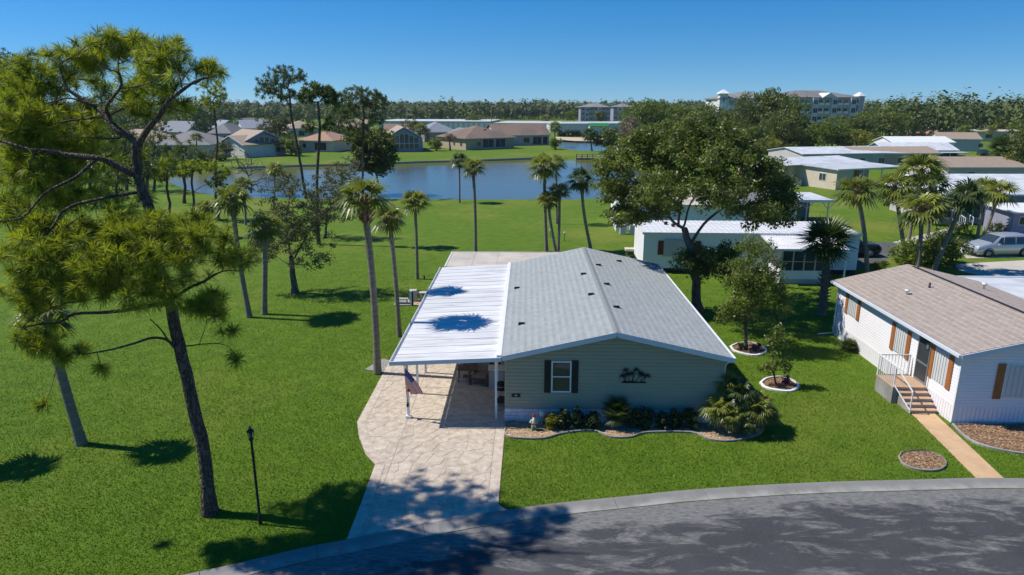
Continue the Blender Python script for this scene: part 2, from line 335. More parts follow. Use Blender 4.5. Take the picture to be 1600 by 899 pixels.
# resample evenly
def resample(P, step):
    s = np.concatenate([[0], np.cumsum(np.linalg.norm(np.diff(P, axis=0), axis=1))]); q = np.arange(0, s[-1], step)
    return np.stack([np.interp(q, s, P[:, 0]), np.interp(q, s, P[:, 1])], 1)
for _ in range(3): kb[1:-1] = (kb[:-2]+2*kb[1:-1]+kb[2:])/4
kb = resample(kb, .5)
KW = .60
prof = [(0, -.15), (0, .055), (.10, .058), (.20, .045), (.42, .005), (KW-.03, .016), (KW-.03, -.15)]
kerb = thing('kerb', None, None, kind='structure')
SEG = 6
for s in range(0, len(kb)-1, SEG):
    q = kb[s:min(s+SEG+1, len(kb))].copy()
    if len(q) < 2: continue
    n = len(prof)
    q[-1] = q[-1]+(q[-2]-q[-1])*.04
    b = M(); vs = []; offs = [offset(kb, o)[s:s+len(q)] for o, _ in prof]
    for j in range(len(q)):
        for k, (o, z) in enumerate(prof):
            pt = offs[k][j]
            if j == len(q)-1: pt = pt+(offs[k][j-1]-pt)*.035
            vs.append((pt[0], pt[1], z))
    n = len(prof); fs = []
    for j in range(len(q)-1):
        for k in range(n-1): fs.append((j*n+k, (j+1)*n+k, (j+1)*n+k+1, j*n+k+1)[::-1])
    fs.append(tuple(range(n))); fs.append(tuple((len(q)-1)*n+k for k in range(n))[::-1])
    b.add(vs, fs); b.t = [(.8 if 1 <= i % n <= 3 else .15) for i in range(len(b.v))]; b.obj('kerb_section', W['kerb'], kerb)
# road: strips parallel to the kerb
def road_mat():
    m = bpy.data.materials.new('worn_asphalt'); t = nodes(m)
    v = coords(t); vs_ = coords(t, sc=(.42, 1.2, 1), rot=(0, 0, R(-6)))
    a = nd(t, 'ShaderNodeAttribute', attribute_name='tint').outputs['Fac']
    base = mixc(t, ramp(t, noise(t, v, .5, 4), .35, .65), (.028,.029,.034), (.042,.043,.049))
    nb = noise(t, vs_, 1.1, 9, .74, .5)
    edge = nd(t, 'ShaderNodeMath', {0: a, 1: .30}, operation='MULTIPLY').outputs[0]
    s = nd(t, 'ShaderNodeMath', {0: nb, 1: edge}, operation='ADD').outputs[0]
    worn = ramp(t, s, .525, .63)
    brk = ramp(t, noise(t, coords(t, sc=(1, 3, 1)), 4, 6, .75), .25, .6)
    f = nd(t, 'ShaderNodeMath', {0: worn, 1: brk}, operation='MULTIPLY').outputs[0]
    col = mixc(t, f, base, (.205,.20,.19))
    col = mixc(t, ramp(t, noise(t, v, 90, 3, .7), .45, .75), col, mixc(t, .35, col, (.3,.3,.3)))
    p = nd(t, 'ShaderNodeBsdfPrincipled', {'Base Color': col, 'Roughness': .85, 'Specular IOR Level': .3})
    t.links.new(nd(t, 'ShaderNodeBump', {'Height': noise(t, v, 70, 4, .7), 'Strength': .5, 'Distance': .02}).outputs[0], p.inputs['Normal'])
    t.links.new(p.outputs[0], nd(t, 'ShaderNodeOutputMaterial').inputs[0]); return m
W['road'] = road_mat()
rd = M(); offs = [KW-.01, KW+.25, KW+.6, KW+1.1, KW+1.8, KW+3, KW+5, KW+8.5]; tn = [1, .95, .5, .15, .0, .0, 0, 0]
ks = kb[::3]
L = [offset(ks, o) for o in offs]; vs = []; fs = []
for j in range(len(ks)):
    for k in range(len(offs)): vs.append((L[k][j][0], L[k][j][1], .004))
n = len(offs)
for j in range(len(ks)-1):
    for k in range(n-1): fs.append((j*n+k, j*n+k+1, (j+1)*n+k+1, (j+1)*n+k))
rd.add(vs, fs); rd.t = tn*len(ks)
tag(rd.obj('road', W['road']), kind='structure')

# stamped concrete drive: separate stones, a little proud of the slab, cut by straight joints
def clip(poly, n, c):    # keep n.p <= c
    out = []
    for i in range(len(poly)):
        p = poly[i]; q = poly[(i+1) % len(poly)]; dp = n@p-c; dq = n@q-c
        if dp <= 0: out.append(p)
        if dp*dq < 0: out.append(p+(q-p)*(dp/(dp-dq)))
    return out
def voronoi(conv, size, seed):
    rg = np.random.default_rng(seed); conv = [np.array(p[:2], float) for p in conv]
    ar = sum(conv[i][0]*conv[(i+1) % len(conv)][1]-conv[(i+1) % len(conv)][0]*conv[i][1] for i in range(len(conv)))
    if ar < 0: conv = conv[::-1]
    A = np.array(conv); lo, hi = A.min(0), A.max(0); S = []
    for x in np.arange(lo[0]-size, hi[0]+size, size):
        for y in np.arange(lo[1]-size, hi[1]+size, size): S.append((x+rg.uniform(-.46, .46)*size, y+rg.uniform(-.46, .46)*size))
    S = np.array(S); cells = []
    for s in S:
        cell = list(conv); d = np.linalg.norm(S-s, axis=1)
        for j in np.argsort(d)[1:16]:
            nn = S[j]-s; ln = np.linalg.norm(nn); nn = nn/ln
            cell = clip(cell, nn, nn@((S[j]+s)/2)-.0035)
            if len(cell) < 3: break
        if len(cell) >= 3:
            c = np.array(cell); a = abs(sum(c[i][0]*c[(i+1) % len(c)][1]-c[(i+1) % len(c)][0]*c[i][1] for i in range(len(c))))/2
            if a > .008: cells.append(c)
    return cells
XJ = -4.62
g = lambda x, y: G(x, y)[:2]
dl = [g(606,570), g(558,660), g(561,684), g(571,710), g(586,727), g(563,790), g(541,845)]
dr = [g(790,661), g(779,789), g(793,799)]
front = offset(kb, -.02)
def kerb_y(x): return float(np.interp(x, front[:, 0], front[:, 1]))
yT = dl[0][1]
outline = [(-5.32, 44.0), (-5.32, yT+2.), dl[0]]+dl[1:6]+[(dl[6][0], kerb_y(dl[6][0]))]
xs = np.linspace(dl[6][0], dr[2][0], 10)[1:]
outline += [(x, kerb_y(x)) for x in xs]+[dr[1], dr[0], (-.80, 24.3), (-.80, 44.0)]
outline = [np.array(p, float) for p in outline]
def inset(P, d):
    P = [np.array(p) for p in P]; n = len(P); out = []
    s = sum(P[i][0]*P[(i+1) % n][1]-P[(i+1) % n][0]*P[i][1] for i in range(n)); sg = 1 if s > 0 else -1
    for i in range(n):
        e1 = P[i]-P[i-1]; e2 = P[(i+1) % n]-P[i]; e1 = e1/np.linalg.norm(e1); e2 = e2/np.linalg.norm(e2)
        n1 = np.array([-e1[1], e1[0]])*sg; n2 = np.array([-e2[1], e2[0]])*sg; b = n1+n2; b = b/max(.5, b@b)*2
        out.append(P[i]+b*d/1)
    return out
drive = thing('driveway', None, None, kind='structure')
W['slab'] = mat('stamped_concrete_joint', (.47,.40,.33), (.41,.34,.28), scale=2, rough=.9)
W['stone'] = mat('stamped_concrete_stone', (.53,.445,.36), (.41,.335,.265), scale=3.2, rough=.75, bump=.6, bscale=7, c3=(.60,.525,.43), s3=4.5, a3=.45, b3=.7, rnd=.07)
M().prism(outline, -.1, .022).obj('slab', W['slab'], drive)
strips = M()      # smooth border band along the left and right edges
bw = .34
leftE = [outline[i] for i in range(0, 9)]
for i in range(len(leftE)-1):
    p, q = leftE[i], leftE[i+1]; t = (q-p)/np.linalg.norm(q-p); nn = np.array([-t[1], t[0]]);
    if nn[0] < 0: nn = -nn
    e = t*.006
    M().prism([p+e+nn*.01, q-e+nn*.01, q-e+nn*bw+t*.0, p+e+nn*bw], .02, .030+.0005*i).obj('border_band', W['stone'], drive)
rx = dr[0][0]
M().prism([dr[0]-[.01, 0], dr[1]-[.01, 0], dr[1]-[bw, -.0], dr[0]-[bw, 0]], .02, .031).obj('border_band', W['stone'], drive)
body = [inset(outline, -.0)]
yK = [kerb_y(x) for x in (-9, XJ, -1)]
# convex panels (x to the right of each left-edge segment, cut at the long joint)
panels = []
for i in range(2, 8):
    p, q = leftE[i], leftE[i+1]
    t = (q-p)/np.linalg.norm(q-p); nn = np.array([-t[1], t[0]]); nn = nn if nn[0] > 0 else -nn
    pa, qa = p+nn*(bw+.02), q+nn*(bw+.02)
    if i == 7: panels.append([pa, qa, (XJ-.012, kerb_y(XJ)), (XJ-.012, p[1])]); continue
    panels.append([pa, qa, (XJ-.012, q[1]+.0), (XJ-.012, p[1])])
panels.append([leftE[1]+[.36, 0], leftE[2]+[.36, 0], (XJ-.012, yT), (XJ-.012, yT+2)])
for y0, y1 in ((23.98, 27.6), (27.62, 31.6), (31.62, 36)): panels.append([(XJ+.012, y0), (-.82, y0), (-.82, y1), (XJ+.012, y1)])
panels.append([(XJ+.012, 23.955), (rx-bw-.02, 23.955), (dr[1][0]-bw-.02, dr[1][1]), (XJ+.012, dr[1][1])])
panels.append([(XJ+.012, dr[1][1]-.015), (dr[1][0]-bw-.02, dr[1][1]-.015), (dr[2][0]-.45, kerb_y(dr[2][0]-.4)+.03), (XJ+.5, kerb_y(XJ+.5)+.03), (XJ+.012, kerb_y(XJ)+.03)])
cells = []
for k, pn in enumerate(panels): cells += voronoi(pn, .54, 40+k)
cells.sort(key=lambda c: c[:, 1].mean()+abs(c[:, 0].mean()+4)*.1)
def stone_m(b, c, h):
    ctr = c.mean(0); inn = ctr+(c-ctr)*.95
    n = len(c); vs = [(p[0], p[1], .018) for p in c]+[(p[0], p[1], .026+h) for p in ctr+(c-ctr)*.985]+[(p[0], p[1], .031+h) for p in inn]
    fs = [(i, (i+1) % n, n+(i+1) % n, n+i) for i in range(n)]+[(n+i, n+(i+1) % n, 2*n+(i+1) % n, 2*n+i) for i in range(n)]+[tuple(range(2*n, 3*n))]
    b.add(vs, fs)
rest = M()
for k, c in enumerate(cells):
    h = random.uniform(0, .004)
    if k < 300: b = M(); stone_m(b, c, h); b.obj('stone', W['stone'], drive)
    else: stone_m(rest, c, h)
if rest.v: tag(rest.obj('stones', W['stone'], drive), kind='stuff')
tag(M().prism([g(598,581)+[-.9, .2], g(598,581)+[.1, -.1], g(612,566)+[.1, 0], g(612,566)+[-.5, .4]], -.05, .028).obj('concrete_pad', W['concrete']), kind='structure')

# walk, mulch beds
walkpoly = [g(1530,752.5), g(1572,751.5), g(1453,640), g(1417,640)]
tag(M().prism([np.array(p) for p in walkpoly], -.05, .02).obj('orange_walkway', W['walk']), kind='structure')
W['mulch'] = mat('bark_mulch', (.22,.12,.07), (.34,.20,.12), scale=9, rough=.95, bump=1., bscale=30, c3=(.12,.07,.045), s3=7, a3=.45, b3=.7)
W['mulch_light'] = mat('pale_bark_mulch', (.42,.27,.16), (.55,.40,.26), scale=9, rough=.95, bump=1., bscale=30, c3=(.20,.12,.075), s3=7, a3=.5, b3=.75)
beds = {}; W['edging'] = mat('dull_edging', (.30,.27,.24), (.24,.21,.19), scale=3, rough=.9)
def bed(name, label, pts, m, chips, edge=None, n=600, ew=.12):
    P = catmull([g(*p) for p in pts]+[g(*pts[0])], 4)[:-1]; beds[name+label] = P
    b = M().prism([p for p in P], -.03, .03); root = thing(name, label, 'flower bed', (0, 0, 0))
    b.obj('mulch', m, root)
    if edge:
        e = M(); Q = np.array(inset(list(P), -ew*.8)); N = len(P)
        for i in range(N):
            j = (i+1) % N; e.add([(*P[i], -.02), (*P[j], -.02), (*Q[j], -.02), (*Q[i], -.02), (*P[i], .09), (*P[j], .09), (*Q[j], .07), (*Q[i], .07)], [(4,5,6,7),(0,1,5,4),(2,3,7,6)])
        e.obj('edging', edge, root)
    lo, hi = P.min(0), P.max(0); q = rng.uniform(lo, hi, (n*3, 2)); q = q[inpoly(q, P)][:n]; k = len(q)
    a = rng.uniform(0, 6.28, k); l = rng.uniform(.03, .09, k); w = rng.uniform(.012, .025, k)
    d = np.stack([np.cos(a), np.sin(a)], 1); e2 = np.stack([-d[:, 1], d[:, 0]], 1); z = rng.uniform(.032, .05, k)
    v = np.stack([np.column_stack([q-d*l[:, None], z]), np.column_stack([q+e2*w[:, None], z+.012]), np.column_stack([q+d*l[:, None], z+rng.uniform(-.01, .02, k)]), np.column_stack([q-e2*w[:, None], z])], 1).reshape(-1, 3)
    i = np.arange(k)*4; tr = np.concatenate([np.stack([i, i+2, i+1], 1), np.stack([i, i+3, i+2], 1)])
    tag(link('bark_chips', np_mesh('bark_chips', v, tr, np.repeat(rng.random(k), 4)), chips, root), kind='stuff')
    return root
W['chips'] = leafmat('bark_chips', (.20,.11,.06), (.50,.34,.20), 0., .9, .0)
W['chips_light'] = leafmat('pale_bark_chips', (.36,.22,.12), (.66,.50,.34), 0., .9, .0)
bed('mulch_bed', 'long pale bark bed along the shaded gable wall of the sage green house', [(791,662),(791,681),(812,686),(850,686),(880,678),(925,674),(955,684),(985,684),(1010,677),(1080,677),(1110,688),(1145,690),(1185,680),(1192,664),(1180,652),(1120,655),(950,655),(850,655)], W['mulch_light'], W['chips_light'], W['edging'], 3500, .05)
bed('mulch_circle', 'oval bark bed in the lawn near the orange walkway', [(1405,716),(1412,709),(1440,706),(1465,712),(1477,724),(1470,734),(1450,737),(1425,733),(1410,725)], W['mulch'], W['chips'], W['edging'], 900, .05)
bed('mulch_bed', 'bark bed at the foot of the white house wall beside the orange walkway', [(1490,665),(1500,676),(1518,690),(1545,700),(1600,710),(1680,712),(1700,668)], W['mulch'], W['chips'], W['concrete'], 2500, .08)
bed('ring_bed', 'white ringed round bed holding a thin young tree and purple plant, nearer the camera', [(1190,600),(1200,593),(1222,591),(1240,598),(1245,606),(1232,612),(1210,610),(1196,606)], W['mulch'], W['chips'], W['white'], 250, .12)
bed('ring_bed', 'half shaded white edged bed around the trunk of the bushy young tree', [(1143,543),(1155,538),(1175,537),(1190,543),(1195,550),(1180,556),(1160,553),(1148,549)], W['mulch'], W['chips'], W['stone_block'], 250, .12)

# side lane, far drives (flat sheets)
def sheet(name, pts, m, z=.008):
    P = [g(*p) for p in pts]; tag(M().prism([np.array(p) for p in P], -.05, z).obj(name, m), kind='structure')
W['lane'] = mat('lane_asphalt', (.10,.10,.105), (.075,.075,.08), scale=.6, rough=.9, c3=(.16,.16,.16), s3=.6, a3=.5, b3=.7)
W['drive'] = mat('pale_drive', (.50,.46,.40), (.44,.41,.36), scale=.5, rough=.9, bump=.2)
sheet('side_lane', [(1318,378),(1395,379),(1420,384),(1412,392),(1385,405),(1378,415),(1330,420),(1290,405)], W['lane'])
sheet('concrete_drive', [(1395,379),(1420,372),(1445,366),(1470,360),(1490,352),(1500,354),(1480,364),(1450,374),(1425,384)], W['drive'], .014)
sheet('concrete_drive', [(1503,380),(1513,376),(1720,370),(1760,398),(1640,402),(1510,404),(1500,392)], W['drive'], .012)
sheet('wide_drive', [(1490,413),(1600,407),(1760,402),(1900,425),(1600,434),(1540,432),(1500,424)], W['drive'], .012)
sheet('sand_bank', [(866,214),(900,215),(960,217),(1000,219),(1000,222),(950,221.5),(900,220.5),(866,218)], mat('sand', (.55,.45,.32), (.48,.38,.27), scale=.2, rough=1), .02)
sheet('far_yard', [(1380,217),(1600,213),(1700,210),(1700,186),(1500,190),(1400,196)], mat('pale_dirt_yard', (.34,.29,.22), (.26,.24,.17), scale=.05, rough=1, c3=(.14,.17,.06), s3=.03), .02)
# seawall along the far shore, dock
far = [g(*p) for p in [(371,261.5),(470,258.5),(560,256.5),(650,253),(740,250.5),(833,247)]]
sw = M(); FR = catmull(far, 5)
for i in range(len(FR)-1): sw.bar((*FR[i], -.12), (*FR[i+1], -.12), .35, .5)
tag(sw.obj('seawall', W['concrete']), 'low pale concrete seawall along the far shore of the pond', 'seawall')
dk = thing('dock', 'short wooden dock with railing at the far right end of the pond', 'dock', (*g(900,248), 0), 0)
db = M().box(0, 9, 0, 1.6, -.3, .15); db.obj('deck', W['wood'], dk)
for i in range(8): M().box(i*1.24, i*1.24+.18, -.1, .08, -.8, 1.05).obj('post', W['wood'], dk)
M().box(0, 9, -.03, .07, .85, .97).obj('rail', W['stucco_cream'], dk); M().box(0, 9, -.03, .07, .4, .5).obj('rail', W['stucco_cream'], dk)

# short grass on the near lawn
def grass_blades(n):
    q = rng.uniform((-60, 12), (46, 66), (n*12, 2)); rr_ = np.hypot(q[:, 0], q[:, 1]); pr = np.clip((17/rr_)**1.6, 0, 1)*np.clip((64-rr_)/26, 0, 1)
    q = q[rng.random(len(q)) < pr]
    u = (q[:, 0]*math.cos(YAW)+q[:, 1]*math.sin(YAW)); dep = q[:, 1]*.966+3.1; q = q[np.abs(u)/dep < .80]
    kp = np.vstack([kb, [[60, 90], [-60, 90]]]); q = q[inpoly(q, kp) & (segdist(q, kb, False) > .04)]
    for ex in [outline, walkpoly, [(-.8,24.2),(7.6,24.2),(7.6,40),(-.8,40)], [(16.5,24.6),(30,24.6),(30,36),(16.5,36)]]+list(beds.values()): q = q[~inpoly(q, ex)]
    q = q[:n]; k = len(q); a = rng.uniform(0, 6.28, k); h = rng.uniform(.03, .075, k); w = rng.uniform(.008, .02, k); ln = rng.uniform(.01, .07, k)
    d = np.stack([np.cos(a), np.sin(a)], 1); e = rng.uniform(0, 6.28, k); l = np.stack([np.cos(e), np.sin(e)], 1)
    v = np.stack([np.column_stack([q-d*w[:, None], np.zeros(k)]), np.column_stack([q+d*w[:, None], np.zeros(k)]), np.column_stack([q+l*ln[:, None], h])], 1).reshape(-1, 3)
    return np_mesh('grass', v, np.arange(k*3).reshape(-1, 3), np.repeat(np.clip(rng.random(k)**1.5*.8+.16*np.sin(q[:, 0]*.55+q[:, 1]*.9+1.5*np.sin(q[:, 0]*.31))+.14*np.sin(q[:, 0]*1.7-q[:, 1]*1.1)*np.sin(q[:, 1]*.7), 0, 1), 3))
W['blade'] = leafmat('grass_blades', (.095,.19,.009), (.19,.29,.022), .25, .6, 0)
tag(link('grass', grass_blades(330000), W['blade']), kind='stuff')

# ---------------------------------------------------------------- vegetation
def skeleton_mesh(P, par, rad, name, sides=(8, 5, 3)):
    """P nodes, par parent index, rad radius; chained tubes"""
    n = len(P); kids = [[] for _ in range(n)]
    for i in range(n):
        if par[i] >= 0: kids[par[i]].append(i)
    b = M(); stack = [(0, -1)]
    starts = [i for i in range(n) if par[i] < 0]
    stack = [(s, -1) for s in starts]
    while stack:
        s, pr = stack.pop(); ch = [pr, s] if pr >= 0 else [s]; c = s
        while kids[c]:
            ks = sorted(kids[c], key=lambda k: -rad[k])
            for k in ks[1:]: stack.append((k, c))
            c = ks[0]; ch.append(c)
        if len(ch) < 2: continue
        rr = [rad[i] for i in ch]
        if pr >= 0: rr[0] = min(rr[0], rr[1]*1.25)
        m = max(rr); k = sides[0] if m > .08 else sides[1] if m > .025 else sides[2]
        b.tube([P[i] for i in ch], rr, k, cap=False)
    return b.mesh(name)
def grow(P, par, man, att, seg=.35, jit=.06, sag=0.):
    """connect attractor points to the nearest skeleton node with wavy twigs"""
    P = [np.array(p, float) for p in P]; par = list(par); man = list(man)
    A = np.array(P); att = np.array(att); start = 1 if len(P) > 3 else 0
    d0 = np.array([np.min(np.linalg.norm(A-a, axis=1)) for a in att]); order = np.argsort(d0)
    cap = len(P)+len(att)*14; B = np.full((cap, 3), 1e6); B[:len(P)] = A; n = len(P); tips = []
    for i in order:
        a = att[i]; d = np.linalg.norm(B[:n]-a, axis=1)+np.maximum(0, B[:n, 2]-a[2])*.35
        k = int(np.argmin(d)); base = B[k].copy(); L = np.linalg.norm(a-base); m = max(1, min(8, int(L/seg))); prev = k
        off = rng.normal(0, jit*L, 3)
        for j in range(1, m+1):
            t = j/m; p = base+(a-base)*t+off*math.sin(t*math.pi)+np.array([0, 0, sag*L*math.sin(t*math.pi)])
            if n >= cap: break
            B[n] = p; par.append(prev); man.append(0); prev = n; n += 1
        tips.append(prev)
    return B[:n], np.array(par), np.array(man), np.array(tips)
def radii(P, par, man, tip=.008, e=2.3):
    n = len(P); r = np.zeros(n); acc = np.zeros(n)
    for i in range(n-1, -1, -1):
        r[i] = max(acc[i]**(1/e) if acc[i] > 0 else tip, man[i] if man[i] > 0 else 0)
        if par[i] >= 0: acc[par[i]] += r[i]**e
    # parents always precede their children, so one backwards pass is enough
    for i in range(n):
        if man[i] > 0: r[i] = man[i]
        elif par[i] >= 0: r[i] = min(r[i], r[par[i]]*.95)
    return r
def leaves_mesh(name, C, rads, per, size, flat=.6, up=.5):
    """many small leaf-sized quads (2 tris) around clump centres"""
    C = np.repeat(C, per, 0); rr = np.repeat(rads, per); k = len(C)
    d = rng.normal(0, 1, (k, 3)); d /= np.linalg.norm(d, axis=1)[:, None]; d[:, 2] *= flat
    p = C+d*(rr*rng.random(k)**.4)[:, None]
    nrm = rng.normal(0, .55, (k, 3))+d*[1, 1, 1.2]+[0, 0, up*.6]; nrm /= np.linalg.norm(nrm, axis=1)[:, None]
    t = np.cross(nrm, rng.normal(0, 1, (k, 3))); t /= np.linalg.norm(t, axis=1)[:, None]; b = np.cross(nrm, t)
    s = size*rng.uniform(.6, 1.35, k)[:, None]
    v = np.stack([p-t*s, p-b*s*.45, p+t*s, p+b*s*.45], 1).reshape(-1, 3)
    i = np.arange(k)*4; tr = np.concatenate([np.stack([i, i+1, i+2], 1), np.stack([i, i+2, i+3], 1)])
    cl = np.repeat(rng.random(len(rads)), per); tint = np.clip(cl*.6+rng.random(k)*.5-.05, 0, 1)
    return np_mesh(name, v, tr, np.repeat(tint, 4))
def tufts_mesh(name, C, dirs, per, L, w=.012, spread=1.0):
    """bottle-brush bursts of long needles"""
    k = len(C)*per; c = np.repeat(C, per, 0); d = np.repeat(dirs, per, 0)
    n = rng.normal(0, 1, (k, 3)); n /= np.linalg.norm(n, axis=1)[:, None]; n = n*spread+d*.45; n /= np.linalg.norm(n, axis=1)[:, None]
    l = (L*rng.uniform(.75, 1.15, k))[:, None]; root = c-d*(rng.random(k)[:, None]*L*.45)
    side = np.cross(n, rng.normal(0, 1, (k, 3))); side /= np.linalg.norm(side, axis=1)[:, None]
    mid = root+n*l*.55; tip = root+n*l-np.array([0, 0, 1])*l*.12
    v = np.stack([root-side*w*.6, root+side*w*.6, mid+side*w, mid-side*w, tip], 1).reshape(-1, 3)
    i = np.arange(k)*5; tr = np.concatenate([np.stack([i, i+1, i+2], 1), np.stack([i, i+2, i+3], 1), np.stack([i+3, i+2, i+4], 1)])
    cl = np.repeat(rng.random(len(C))**1.2, per)
    return np_mesh(name, v, tr, (np.clip(np.repeat(cl*.45+rng.random(k)*.25, 5)+np.tile([-.15, -.15, .12, .12, .35], k), 0, 1)))  # sunlit tips and shaded tuft interior painted into the tint along each needle
def ell(px, py, rx, ry, Y, dy=0, n=40, depth=None, hollow=.0):
    """n points inside an ellipsoid given by its photo outline at distance Y+dy"""
    c = V(px, py, Y+dy); m = mpp(Y+dy); a, h = rx*m, ry*m; dp = depth if depth else a
    p = rng.normal(0, 1, (n, 3)); p /= np.linalg.norm(p, axis=1)[:, None]; p *= (hollow+(1-hollow)*rng.random(n)**.45)[:, None]
    return c+p*np.array([a, dp, h])
def tree(name, label, base, trunk_px, masses, wood, leaf, r0, per=14, lsize=.12, crad=.55, group=None, cat='tree', needles=0, limbs=(), tip=.012, L=.28, flat=.6, nw=.012, dens=1., sag=0.):
    b = G(*base); Y = b[1]
    P = [b+[0, 0, -.2]]; par = [-1]; tp = [b]+[V(x, y, Y+dy) for x, y, dy in trunk_px]; man = [r0*1.35]
    n = len(tp); cl = []
    for i in range(n-1):
        for k in range(3): cl.append(tp[i]+(tp[i+1]-tp[i])*k/3)
    cl.append(tp[-1]); h0 = b[2]; h1 = tp[-1][2]
    for p in cl:
        t = (p[2]-h0)/(h1-h0+1e-6); fl = 1+.35*max(0, 1-t*14)
        P.append(p+rng.normal(0, r0*.12, 3)*[1, 1, 0]*(t > 0)); par.append(len(P)-2); man.append(r0*(1-.38*t)*fl)
    for lm in limbs:      # (list of (px,py,dy), r0, r1)
        pts = [V(x, y, Y+dy) for x, y, dy in lm[0]]; A = np.array(P); k = int(np.argmin(np.linalg.norm(A-pts[0], axis=1))); q = len(pts); pp = [np.array(A[k])]+pts
        fine = []; C2 = catmull3(pp, 3)
        for j, p in enumerate(C2[1:]):
            t = (j+1)/(len(C2)-1); P.append(p); par.append(k); k = len(P)-1; man.append((lm[1]*(1-t)+lm[2]*t)*.68)
    att = np.vstack([ell(*m[:4], Y, *(m[4:])) for m in masses])
    P, par, man, tips = grow(P, par, man, att, sag=sag)
    rad = radii(P, par, man, tip)
    root = thing(name, label, cat, tuple(b), 0, group)
    loc = P-b
    tm = skeleton_mesh(loc, par, rad, 'trunk'); link('trunk', tm, wood, root)
    C = P[tips]-b
    if needles:
        dirs = np.array([P[t]-P[par[t]] for t in tips]); dirs /= (np.linalg.norm(dirs, axis=1)[:, None]+1e-9); dirs[:, 2] += .35
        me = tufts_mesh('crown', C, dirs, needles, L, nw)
    else: me = leaves_mesh('crown', C, np.full(len(C), crad)*rng.uniform(.7, 1.3, len(C)), per, lsize, flat)
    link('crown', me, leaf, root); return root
def catmull3(P, n):
    P = [np.array(p, float) for p in P]; P = [2*P[0]-P[1]]+P+[2*P[-1]-P[-2]]; out = []
    for i in range(1, len(P)-2):
        for k in range(n):
            t = k/n; a, b, c, d = P[i-1:i+3]; out.append(.5*((2*b)+(-a+c)*t+(2*a-5*b+4*c-d)*t*t+(-a+3*b-3*c+d)*t**3))
    out.append(P[-2]); return out
def e(px, py, rx, ry, dy=0, n=40, depth=None): return (px, py, rx, ry, dy, n, depth)

